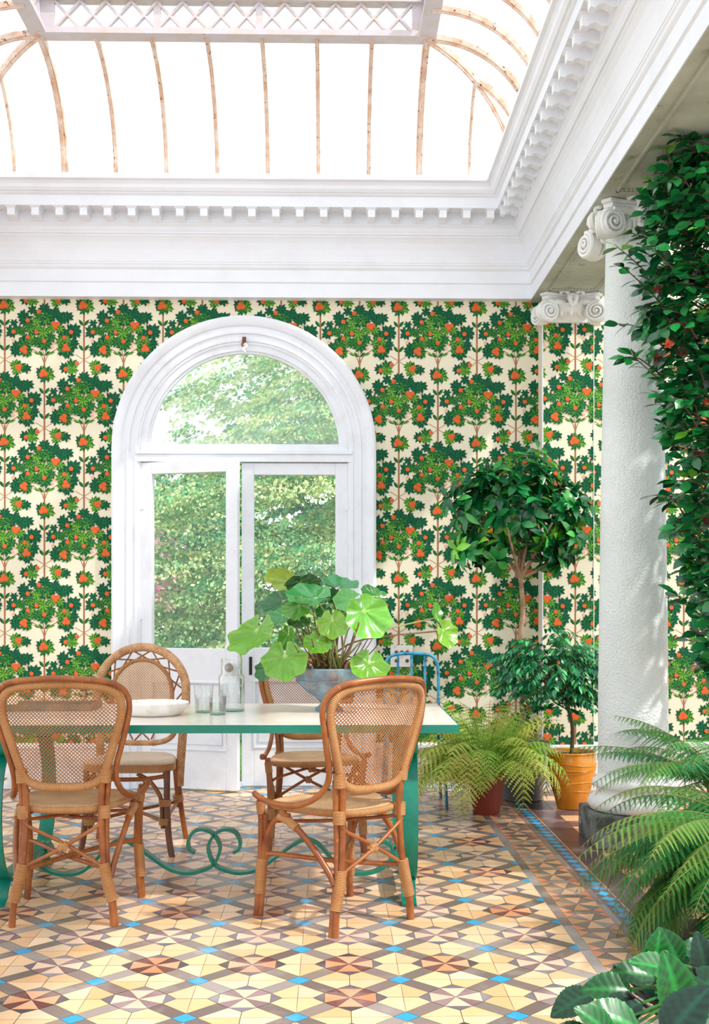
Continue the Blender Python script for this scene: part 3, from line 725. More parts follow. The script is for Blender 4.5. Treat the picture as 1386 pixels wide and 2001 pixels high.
q = MB(); q.box(1.365, 1.735, PILY-.03, YW-.002, 0, .29); q.box(1.36, 1.74, PILY-.04, YW-.002, .27, .30); q.build('base', PEEL, pil, bevel=.006)
q = MB(); q.lathe([(.10, 0), (.13, .03), (.17, .06), (.17, .10)], (PILX, PILY+.06, SOF-.17), 20); q.box(1.40, 1.70, PILY-.03, YW-.01, SOF-.18, SOF-.05); q.build('echinus', PLASTER, pil, smooth=40)
capital(pil, PILX, PILY+.07, SOF-.005, [(0, -1)])
for h in (-1, 1):
    v = MB(); spiral(v, (PILX+h*.20, PILY+.0, SOF-.133), (h, -.45, 0), .062, -h); v.build('volute', PLASTER, pil, smooth=40)

CXC, CYC = 1.548, 5.715
colr = thing('column', 'tall white stucco column on a mossy stone plinth beside the ferns', 'column', (0, 0, 0))
q = MB(); q.box(CXC-.235, CXC+.235, CYC-.215, CYC+.215, 0, .162); q.build('plinth', PLINTH, colr, bevel=.008)
q = MB(); q.lathe([(.19, 0), (.215, .006), (.228, .025), (.230, .045), (.222, .066), (.205, .078), (.198, .082), (.186, .09), (.184, .108), (.190, .116), (.203, .122), (.208, .138), (.204, .154), (.196, .160), (.186, .164), (.182, .176), (.178, .19)], (CXC, CYC, .162), 48)
q.build('base_moulding', PLASTER, colr, smooth=50)
q = MB(); pr = []
for k in range(25):
    t = k/24; z = .34+t*(3.09-.34); pr.append((.178-.041*t**1.5, z))
pr += [(.137, 3.09), (.146, 3.095), (.148, 3.105), (.144, 3.112)]
q.lathe(pr, (CXC, CYC, 0), 64); q.build('shaft', STUCCO, colr, smooth=50)
q = MB(); q.lathe([(.135, 0), (.148, .02), (.150, .05), (.165, .075), (.165, .10)], (CXC, CYC, 3.105), 32); q.build('echinus', PLASTER, colr, smooth=50)
capital(colr, CXC, CYC, SOF-.005, [(0, -1), (-1, 0), (1, 0), (0, 1)])

# ---- lawn outside
q = MB(); q.poly([(-40, YW+.23, -.16), (40, YW+.23, -.16), (40, 60, -.16), (-40, 60, -.16)]); o = q.build('lawn', GRASS); o['kind'] = 'structure'

# ================================================================== FURNITURE
# ---- dining table
TX0, TX1, TY0, TY1, TZ = -1.53, .505, 4.385, 5.36, .74
tcx, tcy = (TX0+TX1)/2, (TY0+TY1)/2
tab = thing('dining_table', 'long dining table with cream stone top, green painted edge and scrolled green iron legs', 'table', (tcx, tcy, 0), -R(.5))
hx, hy = (TX1-TX0)/2, (TY1-TY0)/2
q = MB(); q.box(-hx+.006, hx-.006, -hy+.006, hy-.006, TZ-.02, TZ); q.build('tabletop', MARBLE, tab, bevel=.002)
q = MB()
for (x0, x1, y0, y1) in ((-hx, hx, -hy, -hy+.03), (-hx, hx, hy-.03, hy), (-hx, -hx+.03, -hy+.03, hy-.03), (hx-.03, hx, -hy+.03, hy-.03)):
    q.box(x0, x1, y0, y1, TZ-.033, TZ-.0205)
for (x0, x1, y0, y1) in ((-hx, hx, -hy, -hy+.006), (-hx, hx, hy-.006, hy), (-hx, -hx+.006, -hy+.006, hy-.006), (hx-.006, hx, -hy+.006, hy-.006)):
    q.box(x0, x1, y0, y1, TZ-.0205, TZ-.001)
q.build('edge_band', TEALD, tab)
lx = .827
for sx in (-1, 1):
    for sy in (-1, 1):
        q = MB()
        # lyre shaped flat bar in the YZ plane: y measured outwards from the table centre
        pts = []
        cyl = (.345, .655, .042)
        for k in range(14):
            a = R(250)-k*R(24); r_ = cyl[2]*(.45+.55*k/13)
            pts.append((0, sy*(cyl[0]+r_*cos(a)), cyl[1]+r_*sin(a)))
        pts2 = [(0, sy*y, z) for y, z in ((.330, .600), (.372, .560), (.405, .49), (.42, .40), (.418, .30), (.395, .21), (.345, .13), (.285, .095), (.262, .080))]
        curl = pts[::1]
        q.tube(smoothpath(pts2, 5), .01, sq=(.066, .012), up=(1, 0, 0))
        # scroll at the top
        sc = []
        for k in range(26):
            t = k/25; a = R(-100)+t*R(430); r_ = .046*(1-.35*t)
            sc.append((0, sy*(.352+r_*cos(a)), .655+r_*sin(a)))
        q.tube(sc, .01, sq=(.066, .010), up=(1, 0, 0))
        leg = q.build('leg', TEAL, tab, smooth=50, loc=(sx*lx, 0, 0))
        f = MB(); f.tube(smoothpath([(0, sy*.255, .105), (0, sy*.285, .085), (0, sy*.318, .05), (0, sy*.345, .018), (0, sy*.39, .006)], 5), .01, sq=(.058, .010), up=(1, 0, 0))
        f.tube([(0, sy*.20, .10), (0, sy*.262, .098)], .01, sq=(.05, .012), up=(1, 0, 0))
        f.build('foot', TEAL, leg, smooth=50)
    q = MB(); q.box(sx*lx-.033, sx*lx+.033, -.21, .21, .088, .100); q.build('cross_bar', TEAL, tab)
    q = MB(); q.box(sx*lx-.033, sx*lx+.033, -.36, .36, .698, .706); q.build('cross_bar', TEAL, tab)
# scrolled stretcher
q = MB()
for sx in (-1, 1):
    c = [(-.082, .135), (-.108, .150), (-.112, .185), (-.092, .222), (-.055, .236), (-.012, .222), (.020, .180), (.024, .140), (.0, .085), (-.045, .060), (-.11, .046), (-.19, .062), (-.27, .115), (-.34, .165), (-.40, .190), (-.46, .165), (-.52, .095), (-.58, .050), (-.65, .042), (-.71, .055), (-.755, .085), (-.775, .125), (-.765, .165), (-.735, .178), (-.710, .165), (-.705, .140)]
    q.tube(smoothpath([(sx*x, 0, z) for x, z in c], 5), .01, sq=(.044, .013), up=(0, 1, 0))
q.box(-.82, -.76, -.02, .02, .09, .10); q.box(.76, .82, -.02, .02, .09, .10)
q.build('scrolled_stretcher', TEAL, tab, smooth=50)

# ---- rattan chairs
def clip_lines(poly, ang, pitch):
    """segments of parallel lines inside a polygon of (x,z)"""
    c, s_ = cos(ang), sin(ang); segs = []
    P = [(x*c+z*s_, -x*s_+z*c) for x, z in poly]
    lo = min(p[1] for p in P); hi = max(p[1] for p in P); v = lo+pitch*.5; n = len(P)
    while v < hi:
        xs = []
        for i in range(n):
            (x0, y0), (x1, y1) = P[i], P[(i+1) % n]
            if (y0 <= v) != (y1 <= v): xs.append(x0+(v-y0)/(y1-y0)*(x1-x0))
        xs.sort()
        for a, b_ in zip(xs[::2], xs[1::2]):
            if b_-a > .004: segs.append(((a*c-v*s_, a*s_+v*c), (b_*c-v*s_, b_*s_+v*c)))
        v += pitch
    return segs
def cane_panel(poly, surf, pitch, wd, col, parent, name='cane_panel', nseg=6, angs=(pi/4, -pi/4)):
    q = MB()
    for k, ang in enumerate(angs):
        for (a, b_) in clip_lines(poly, ang, pitch):
            pts = []
            L = sqrt((a[0]-b_[0])**2+(a[1]-b_[1])**2); m = max(2, int(L/.07)+1)
            for i in range(m+1):
                t = i/m; x = a[0]+(b_[0]-a[0])*t; z = a[1]+(b_[1]-a[1])*t
                pts.append(surf(x, z, (k-.5)*.0022))
            q.tube(pts, .001, sq=(wd, .0018), up=(cos(ang+pi/2), 0, sin(ang+pi/2)), caps=False)
    return q.build(name, col, parent)
def wrapped(name, parent, pts, r, m=None, n=10, closed=False):
    q = MB(); q.tube(pts, r, n, closed=closed); return q.build(name, m or WRAP, parent, smooth=60)
BACK = [(x_, .523+(z_-.523)*.92) for x_, z_ in [(0, .523), (.075, .526), (.122, .542), (.150, .575), (.172, .64), (.195, .72), (.214, .79), (.222, .845), (.214, .892), (.185, .925), (.135, .941), (.07, .948), (0, .950)]]
def backsurf(x, z, off=0): return Vector((x, -.195-(z-.44)*.19+x*x*.75+off, z))
def bistro_chair(name, label, cane=CANE, seat_m=SEATW):
    t = thing(name, label, 'chair')
    full = BACK+[(-x, z) for x, z in BACK[-2:0:-1]]
    loop = smoothpath([backsurf(x, z) for x, z in full], 4, closed=True)
    wrapped('back_frame', t, loop, .0165, n=12, closed=True)
    inner = [(p.x, p.z) for p in loop]
    cane_panel(inner, backsurf, .0102, .0031, cane, t)
    # outer bare rim that becomes the low arms
    rim = [(.0, -.308, .976), (.13, -.288, .967), (.200, -.262, .950), (.240, -.230, .905), (.248, -.215, .845), (.236, -.212, .77), (.216, -.20, .69), (.196, -.19, .61), (.192, -.165, .545), (.208, -.11, .490), (.232, -.03, .460), (.250, .06, .456), (.262, .14, .466), (.263, .185, .480), (.248, .20, .474)]
    rim = [(x_, y_, z_ if z_ < .523 else .523+(z_-.523)*.92) for x_, y_, z_ in rim]
    full = [Vector((-x, y, z)) for x, y, z in rim[::-1]]+[Vector(p) for p in rim[1:]]
    wrapped('outer_rim', t, smoothpath(full, 5), .0115, BARE, 10)
    # seat
    N_ = 56; out = []
    for k in range(N_):
        a = 2*pi*k/N_; c, s_ = cos(a), sin(a)
        yy = .205*abs(s_)**.62*(1 if s_ > 0 else -1); hw = .198+.045*(yy/.2)
        out.append((hw*abs(c)**.62*(1 if c > 0 else -1), yy))
    q = MB(); rings = []
    for sc, z in ((0, .436), (.3, .437), (.6, .440), (.85, .447), (.96, .452), (1.0, .448), (1.015, .438), (1.0, .426), (.93, .420), (0, .420)):
        rings.append([q.vert((x*sc, y*sc, z)) for x, y in out] if sc else [q.vert((0, 0, z))])
    q.m = 0
    for A, B in zip(rings, rings[1:]):
        for k in range(N_):
            if len(A) == 1: q.face((A[0], B[k], B[(k+1) % N_]))
            elif len(B) == 1: q.face((A[k], B[0], A[(k+1) % N_]))
            else: q.face((A[k], A[(k+1) % N_], B[(k+1) % N_], B[k]))
    # UVs from plan position handled by build(); weave in metres
    q.uv = [[(q.v[i][0], q.v[i][1]) for i in f] for f in q.f]
    q.build('seat', seat_m, t, smooth=50)
    edge = [(x*1.0, y*1.0, .437) for x, y in out]
    wrapped('seat_rim', t, edge, .0135, closed=True)
    # legs: pairs of canes bound together
    for sx in (-1, 1):
        L = MB()
        rear1 = smoothpath([(sx*.148, -.205, .585), (sx*.140, -.198, .45), (sx*.150, -.205, .25), (sx*.180, -.213, .10), (sx*.188, -.215, 0)], 5)
        rear2 = smoothpath([(sx*.168, -.190, .565), (sx*.158, -.182, .45), (sx*.160, -.190, .25), (sx*.184, -.198, .10), (sx*.196, -.200, 0)], 5)
        L.tube(rear1, .0125, 10); L.tube(rear2, .0115, 10)
        g = L.build('leg', BARE, t, smooth=50)
        for pts_, r_ in (([(sx*.152, -.206, .235), (sx*.164, -.208, .17), (sx*.183, -.209, .095)], [.021, .022, .022]), ([(sx*.151, -.190, .452), (sx*.150, -.190, .405)], .0235), ([(sx*.158, -.20, .59), (sx*.154, -.197, .54)], .023)):
            q = MB(); q.tube(pts_, r_, 12); q.build('binding', WRAP, g, smooth=50)
        L = MB()
        L.tube(smoothpath([(sx*.238, .185, .47), (sx*.228, .190, .35), (sx*.226, .200, .18), (sx*.236, .212, 0)], 5), .0135, 10)
        L.tube(smoothpath([(sx*.225, .168, .40), (sx*.216, .180, .26), (sx*.222, .192, .10), (sx*.230, .196, 0)], 5), .011, 10)
        g = L.build('leg', BARE, t, smooth=50)
        for pts_, r_ in (([(sx*.223, .195, .225), (sx*.226, .200, .16), (sx*.230, .203, .09)], .021), ([(sx*.236, .187, .45), (sx*.230, .189, .40)], .0175)):
            q = MB(); q.tube(pts_, r_, 12); q.build('binding', WRAP, g, smooth=50)
        # side arch between front and rear leg
        q = MB(); q.tube(smoothpath([(sx*.226, .188, .20), (sx*.225, .175, .28), (sx*.226, .13, .36), (sx*.226, .07, .405), (sx*.222, .02, .415)], 5), .0105, 8)
        q.tube(smoothpath([(sx*.222, .07, .425), (sx*.218, .0, .385), (sx*.205, -.09, .32), (sx*.185, -.165, .235), (sx*.176, -.195, .185)], 5), .012, 8)
        q.build('side_arch', BARE, t, smooth=50)
        q = MB(); q.tube([(sx*.224, .075, .405), (sx*.221, .02, .392), (sx*.215, -.02, .372)], .0165, 10); q.build('binding_wrap', WRAP, t, smooth=50)
    def xbrace(name, A, B, C_, D, r=.0075):
        q = MB(); A, B, C_, D = map(Vector, (A, B, C_, D))
        for p, r_, dz in ((A, B, .006), (C_, D, -.006)):
            m = (p+r_)/2+Vector((0, dz, dz))
            d = (r_-p)
            q.tube(smoothpath([p, p+d*.08+Vector((0, 0, -.006)), m, r_-d*.08+Vector((0, 0, .006)), r_], 5), r, 8)
        g = q.build(name, BARE, t, smooth=50)
        q = MB(); c = (A+B+C_+D)/4; d = (B-A).normalized()*.018; e = (D-C_).normalized()*.018
        q.tube([c-d, c+d], r*1.9, 8); q.tube([c-e, c+e], r*1.9, 8); q.build('knot', WRAP, g, smooth=50)
    xbrace('rear_brace', (-.15, -.205, .395), (.165, -.205, .205), (.15, -.205, .395), (-.165, -.205, .205))
    xbrace('upper_brace', (-.15, -.18, .405), (.21, .18, .36), (.15, -.18, .405), (-.21, .18, .36), .007)
    xbrace('stretcher', (-.165, -.19, .215), (.222, .185, .24), (.165, -.19, .215), (-.222, .185, .24), .0095)
    return t
bc = bistro_chair('rattan_chair', 'rattan chair with cane back at the left end of the table, back to the viewer')
bc.location = (-1.018, 4.435, 0); bc.rotation_euler = (0, 0, R(1.5)); bc['group'] = 'rattan chairs with cane backs'
c2 = copy_tree(bc); c2.location = (.023, 4.344, 0); c2.rotation_euler = (0, 0, R(39)); c2['label'] = 'rattan chair with cane back turned sideways in front of the blue planter'
c4 = copy_tree(bc); c4.location = (-.10, 5.64, 0); c4.rotation_euler = (0, 0, pi+R(7)); c4['label'] = 'rattan chair on the far side of the table behind the big leafy plant'

# round backed chair
def round_chair():
    t = thing('round_back_chair', 'rattan chair with herringbone hoop back and zigzag canes, facing the viewer behind the plate', 'chair', (-.99, 5.60, 0), pi-R(1))
    def bs(x, z, off=0): return Vector((x, -.185-(z-.44)*.12+x*x*.4+off, z))
    cz = .765; hoop = []
    for k in range(25):
        a = -R(0)+pi*k/24; hoop.append(bs(.231*cos(a), cz+.228*sin(a)))
    right = [bs(.230, .70), bs(.222, .62), Vector((.212, -.19, .50)), Vector((.205, -.185, .40)), Vector((.198, -.19, .28))]
    left = [Vector((-p.x, p.y, p.z)) for p in right]
    path = smoothpath(right[::-1]+hoop[1:-1]+left, 3)
    wrapped('back_hoop', t, path, .0225, HERR, 12)
    lo = [bs(-.19, .60), bs(-.16, .535), bs(-.10, .505), bs(0, .500), bs(.10, .505), bs(.16, .535), bs(.19, .60)]
    wrapped('lower_rail', t, smoothpath(lo, 4), .014, HERR, 10)
    inner = [(.158*cos(2*pi*k/40), .750+(.178 if sin(2*pi*k/40) > 0 else .165)*sin(2*pi*k/40)) for k in range(40)]
    cane_panel(inner, bs, .0100, .0052, CANEL, t)
    wrapped('inner_ring', t, [bs(x, z) for x, z in inner], .0105, m=WRAP, closed=True)
    q = MB(); K = 14
    for k in range(K):
        a0 = 2*pi*k/K; a1 = a0+2*pi/K*.9
        for s_ in (0, 1):
            ai, ao = (a0, a1) if s_ else (a1, a0)
            xi, zi = .162*cos(ai), .750+(.182 if sin(ai) > 0 else .168)*sin(ai)
            if sin(ao) > -.2: xo, zo = .216*cos(ao), cz+.212*sin(ao)
            else: xo, zo = .19*cos(ao), .735+.225*sin(ao)
            q.tube([bs(xi, zi, .004*s_), bs(xo, zo, -.004*s_)], .0042, 6)
    q.build('zigzag_canes', BARE, t, smooth=50)
    q = MB(); out = []; N_ = 48
    for k in range(N_):
        a = 2*pi*k/N_; c, s_ = cos(a), sin(a)
        yy = .205*abs(s_)**.5*(1 if s_ > 0 else -1); out.append(((.205+.03*yy/.2)*abs(c)**.5*(1 if c > 0 else -1), yy))
    rings = []
    for sc, z in ((0, .448), (.6, .450), (.9, .456), (.98, .450), (1.0, .44), (1.0, .405), (.95, .40), (0, .40)):
        rings.append([q.vert((x*sc, y*sc, z)) for x, y in out] if sc else [q.vert((0, 0, z))])
    for A, B in zip(rings, rings[1:]):
        for k in range(N_):
            if len(A) == 1: q.face((A[0], B[k], B[(k+1) % N_]))
            elif len(B) == 1: q.face((A[k], B[0], A[(k+1) % N_]))
            else: q.face((A[k], A[(k+1) % N_], B[(k+1) % N_], B[k]))
    q.uv = [[(q.v[i][0], q.v[i][1]) for i in f] for f in q.f]
    q.build('seat', SEATP, t, smooth=45)
    q = MB(); ring = [(x*1.005, y*1.005, .424) for x, y in out]; q.tube(ring, .01, sq=(.034, .008), up=(0, 0, 1), closed=True)
    q.uv = [[(u[1], u[1]) for u in (f or [(0, 0)]*4)] for f in q.uv]; q.build('apron', WRAP, t)
    for sx in (-1, 1):
        L = MB(); L.tube(smoothpath([(sx*.195, .175, .41), (sx*.195, .180, .25), (sx*.205, .192, .10), (sx*.223, .205, 0)], 5), .0155, 10); L.tube(smoothpath([(sx*.170, .17, .25), (sx*.172, .172, .18), (sx*.176, .176, .13)], 3), .012, 8)
        g = L.build('leg', mat('dark_rattan', (124, 74, 42), .35, noise=(9, (88, 48, 26), .35, .7)), t, smooth=50)
        for z in (.255, .165):
            q = MB(); q.tube([(sx*.185, .177, z+.016), (sx*.185, .178, z-.016)], .030, 12); q.build('binding', WRAP, g, smooth=50)
        L = MB(); L.tube(smoothpath([(sx*.190, -.185, .42), (sx*.195, -.19, .28), (sx*.205, -.205, .16), (sx*.228, -.22, 0)], 5), .014, 10); L.tube(smoothpath([(sx*.175, -.17, .42), (sx*.185, -.178, .28), (sx*.195, -.19, .17)], 5), .012, 8)
        g = L.build('leg', BARE, t, smooth=50)
        q = MB(); q.tube([(sx*.19, -.185, .235), (sx*.194, -.19, .20)], .027, 12); q.build('binding', WRAP, g, smooth=50)
        q = MB(); q.tube(smoothpath([(sx*.05, .17, .395), (sx*.11, .175, .36), (sx*.155, .178, .30), (sx*.172, .178, .25)], 5), .0105, 8); q.tube([(sx*.18, .17, .16), (sx*.19, -.18, .20)], .0095, 8)
        q.tube(smoothpath([(sx*.17, .10, .395), (sx*.185, .15, .33), (sx*.19, .17, .27)], 4), .0095, 8)
        q.build('bracket', BARE, t, smooth=50)
    q = MB(); q.tube([(-.19, -.18, .20), (0, 0, .185), (.18, .17, .165)], .009, 8); q.tube([(.19, -.18, .20), (0, .0, .19), (-.18, .17, .165)], .009, 8); q.build('stretcher', BARE, t, smooth=50)
    q = MB(); q.tube(smoothpath([(-.19, .175, .385), (-.08, .18, .37), (.08, .18, .37), (.19, .175, .385)], 4), .0105, 8); q.build('seat_rail', BARE, t, smooth=50)
round_chair()

# blue metal chair
def metal_chair():
    t = thing('metal_chair', 'worn blue metal chair with spindle back behind the right end of the table', 'chair', (.50, 6.83, 0), R(180))
    q = MB(); pts = [(-.168, -.17, .45), (-.170, -.185, .70), (-.165, -.19, .83), (-.140, -.193, .885), (-.09, -.195, .905), (0, -.196, .910), (.09, -.195, .905), (.140, -.193, .885), (.165, -.19, .83), (.170, -.185, .70), (.168, -.17, .45)]
    q.tube(smoothpath(pts, 5), .0105, 10); q.build('back_hoop', BLUEM, t, smooth=50)
    for x in (-.085, 0, .085):
        q = MB(); q.box(x-.008, x+.008, -.195, -.189, .46, .90); q.build('spindle', BLUEM, t)
    q = MB(); q.box(-.18, .18, -.19, .17, .445, .455); q.build('seat', BLUEM, t, bevel=.004)
    for sx in (-1, 1):
        for sy, ty in ((-.17, -.2), (.15, .18)):
            q = MB(); q.tube([(sx*.165, sy, .445), (sx*.185, ty, 0)], .0095, 8); q.build('leg', BLUEM, t, smooth=50)
metal_chair()

# ================================================================== THINGS ON THE TABLE
def on(name, label, cat, x, y, group=None): return thing(name, label, cat, (x, y, TZ+.0005), 0, group)
pl = on('plate', 'wide pale shallow bowl on the table behind the left rattan chair', 'bowl', -.765, 4.80)
q = MB(); q.lathe([(.004, .012), (.09, .012), (.135, .040), (.1475, .052), (.150, .055), (.152, .053), (.145, .036), (.125, .010), (.108, 0), (.004, 0)], n=48, cap=False); q.build('bowl', CERAM, pl, smooth=50)
tr = on('tray', 'dull grey green tray at the far left of the table, behind the chair back', 'tray', -1.265, 5.08)
q = MB(); q.box(-.185, .20, -.11, .11, 0, .010); q.box(-.185, .20, -.112, -.10, .0, .03); q.box(-.185, .20, .10, .112, .0, .03); q.box(.19, .202, -.11, .11, .0, .03); q.build('tray_body', mat('tray_green', (96, 112, 96), .5, noise=(9, (130, 128, 116), .4, .7)), tr, bevel=.002)
cs = on('pedestal_dish', 'weathered grey pedestal dish at the left edge behind the rattan chair', 'dish', -1.493, 4.98)
q = MB(); q.lathe([(.034, 0), (.034, .006), (.016, .02), (.012, .05), (.02, .085), (.070, .105), (.075, .118), (.072, .120), (.01, .112)], n=40, cap=False); q.build('dish', mat('weathered_grey', (168, 160, 154), .6, noise=(15, (116, 108, 102), .4, .65)), cs, smooth=50, loc=(0, 0, .033-.0))
cs.location.z = TZ-.0325

def tumbler(name, label, x, y, r0, r1, h, wl):
    t = on(name, label, 'glass', x, y, 'water glasses')
    q = MB(); q.lathe([(.001, .006), (r0-.004, .006), (r0-.0022, .012), (r1-.0022, h-.001), (r1-.001, h), (r1, h-.001), (r0, .003), (r0-.004, 0), (.001, 0)], n=40, cap=False); q.build('tumbler', TUMB, t, smooth=60)
    q = MB(); q.lathe([(r0*.2, .0), (r0-.003, .0012), (r0-.0005, .0055), (r0*.2, .0058)], n=32, cap=False); q.build('thick_base', mat('green_glass_foot', (118, 176, 160), .1), t, smooth=50)
    q = MB(); rw = r0+(r1-r0)*wl/h-.003; q.lathe([(r0-.005, .0075), (rw, wl), (rw*.98, wl+.0004), (.001, wl)], n=32, cap=False); q.build('water', WATER, t, smooth=60)
tumbler('drinking_glass', 'taller of the two water glasses, standing beside the bowl', -.563, 4.915, .038, .042, .122, .062)
tumbler('drinking_glass', 'shorter of the two water glasses, in front of the glass pitcher', -.4916, 4.81, .035, .038, .081, .05)
pt = on('pitcher', 'clear glass pitcher of water with a handle, left of the planter', 'pitcher', -.447, 4.985)
q = MB(); R0 = .058
q.lathe([(.001, .008), (R0-.006, .008), (R0-.0025, .014), (R0-.0025, .148), (R0-.008, .158), (.0445, .166), (.0435, .225), (.046, .231), (.048, .232), (.0475, .229), (.046, .166), (R0-.004, .160), (R0, .148), (R0, .006), (R0-.005, 0), (.001, 0)], n=48, cap=False); q.build('jug', TUMB, pt, smooth=60)
q = MB(); q.lathe([(R0*.2, .0), (R0-.004, .0012), (R0-.0005, .0065), (R0*.2, .007)], n=32, cap=False); q.build('thick_base', MATS['green_glass_foot'], pt, smooth=50)
q = MB(); q.tube(smoothpath([(R0-.004, 0, .140), (R0+.012, 0, .142), (R0+.036, 0, .118), (R0+.042, 0, .085), (R0+.030, 0, .055), (R0+.006, 0, .04), (R0-.004, 0, .038)], 5), .0045, 10); q.build('handle', TUMB, pt, smooth=50)
q = MB(); q.lathe([(R0-.008, .010), (R0-.004, .118), (R0-.005, .1185), (.001, .1185)], n=40, cap=False); q.build('water', WATER, pt, smooth=60)

# ================================================================== PLANTS
def shade(c, k): return lin(tuple(max(0, min(255, v*k)) for v in c))
def leaf_blade(q, base, d, n, L, W, cols, shape=0, fold=.15, droop=.2, seg=4):
    """simple leaf: base point, direction d, normal n; two halves folded along the midrib"""
    d = Vector(d).normalized(); n = Vector(n); n = (n-d*n.dot(d)); n = n.normalized() if n.length > 1e-5 else d.orthogonal().normalized()
    s_ = d.cross(n); base = Vector(base)
    prof = {0: (0, .62, 1, .78, 0), 1: (0, .45, .9, 1, .0), 2: (0, .9, 1, .6, 0)}[shape]
    c1 = cols; mid = []; lf = []; rt = []
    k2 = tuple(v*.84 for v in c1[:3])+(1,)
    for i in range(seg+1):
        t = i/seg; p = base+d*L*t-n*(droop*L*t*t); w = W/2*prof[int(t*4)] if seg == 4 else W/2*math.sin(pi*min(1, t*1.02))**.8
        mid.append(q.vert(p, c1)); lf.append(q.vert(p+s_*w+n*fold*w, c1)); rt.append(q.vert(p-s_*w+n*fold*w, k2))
    for i in range(seg):
        q.face((mid[i], lf[i], lf[i+1], mid[i+1])); q.face((mid[i], mid[i+1], rt[i+1], rt[i]))
def rv(): 
    v = Vector((random.gauss(0, 1), random.gauss(0, 1), random.gauss(0, 1))); return v.normalized()

# ---- big round-leaved plant in the blue planter
PX, PY = -.012, 4.98
pp = on('planter', 'weathered blue footed planter on the table', 'planter', PX, PY)
q = MB(); q.lathe([(.05, 0), (.062, .0), (.064, .012), (.050, .020), (.040, .032), (.046, .046), (.078, .070), (.115, .098), (.140, .122), (.150, .136), (.148, .140), (.151, .146), (.156, .165), (.160, .182), (.163, .188), (.160, .193), (.150, .193), (.146, .180), (.10, .175)], n=48, cap=False); q.build('bowl', PLANT, pp, smooth=45)
q = MB(); q.lathe([(.002, .184), (.08, .182), (.147, .176)], n=32, cap=False); q.build('soil', SOIL, pp, smooth=50)
lp = thing('leopard_plant', 'big glossy round-leaved plant growing in the blue planter', 'plant', (PX, PY, TZ+.19))
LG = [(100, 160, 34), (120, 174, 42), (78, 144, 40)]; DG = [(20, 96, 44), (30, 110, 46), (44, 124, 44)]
def big_leaf(px, py, wpx, hpx, Y, rot, nx, up, colr_, cup=.20, wav=.07):
    """round leaf seen at photo pixel px,py; size in photo pixels; rot = direction of the notch in the picture plane (deg, 90 = up)"""
    c = atY(px, py, Y); k = Y/FPX; a = wpx*k/2; bb_ = hpx*k/2
    f = max(.25, min(1, hpx/wpx if hpx < wpx else wpx/hpx))
    r = max(a, bb_)
    n = Vector((nx, -max(.3, f), up*sqrt(max(0, 1-f*f))+.12)).normalized()
    vx = Vector((1, 0, 0)); vx = (vx-n*vx.dot(n)).normalized(); vz = n.cross(vx)*-1
    if vz.z < 0: vz = -vz
    rx = a/max(.35, abs(vx.x)); rz = bb_/max(.35, abs(vz.z))
    notch = R(rot); q = MB(); NR, NA = 7, 44
    dirn = Vector((cos(notch), sin(notch)))
    o0 = dirn*.40          # attachment point, in unit disc, toward the notch
    ring = []; ph = random.random()*6
    base = lin(random.choice(colr_)); lt = tuple(v*1.35 for v in base[:3])+(1,); edge = tuple(v*w_ for v, w_ in zip(base[:3], (1.5, 1.25, .9)))+(1,)
    ctr = q.vert(c+vx*o0.x*rx+vz*o0.y*rz-n*cup*r*.5, lin((190, 214, 120)))
    for i in range(1, NR+1):
        t = i/NR; row = []
        for j in range(NA+1):
            ang = notch+.13+(2*pi-.26)*j/NA
            p = Vector((cos(ang), sin(ang)))
            # rim, heart-like notch
            dd = abs(j/NA-.5)*2
            rim = p*(1+.05*sin(7*ang+ph))*(1.0+.10*max(0, dd-.8)*5)
            uv = o0*(1-t)+rim*t
            rad = uv.length
            h = -cup*(1-rad*rad)+wav*t*sin(5*ang+ph)+wav*.7*t*sin(9*ang+2*ph)*t
            vein = abs(((j*9/NA+.5) % 1)-.5)
            cc = tuple(base[m_]*(1-max(0, .5-vein*5))+lin((186, 214, 110))[m_]*max(0, .5-vein*5)*.75 for m_ in range(3))+(1,)
            kk = .85+.3*random.random()
            cc = tuple(v*kk for v in cc[:3])+(1,)
            if i == NR: cc = tuple(.55*x_+.45*y_ for x_, y_ in zip(cc[:3], edge[:3]))+(1,)
            h -= (.04*(1-min(1, vein*5)))*(.3+.7*t)
            row.append(q.vert(c+vx*uv.x*rx+vz*uv.y*rz+n*h*r, cc))
        ring.append(row)
    for j in range(NA): q.face((ctr, ring[0][j], ring[0][j+1]))
    for i in range(NR-1):
        for j in range(NA): q.face((ring[i][j], ring[i+1][j], ring[i+1][j+1], ring[i][j+1]))
    o = q.build('leaf', LEAFG, lp, smooth=80); o.matrix_parent_inverse = Matrix.Translation(-lp.location)
    at = c+vx*o0.x*rx+vz*o0.y*rz-n*cup*r*.5
    return at, n
def C5(x, y): return (420+x/2.772, 1080+y/2.772)
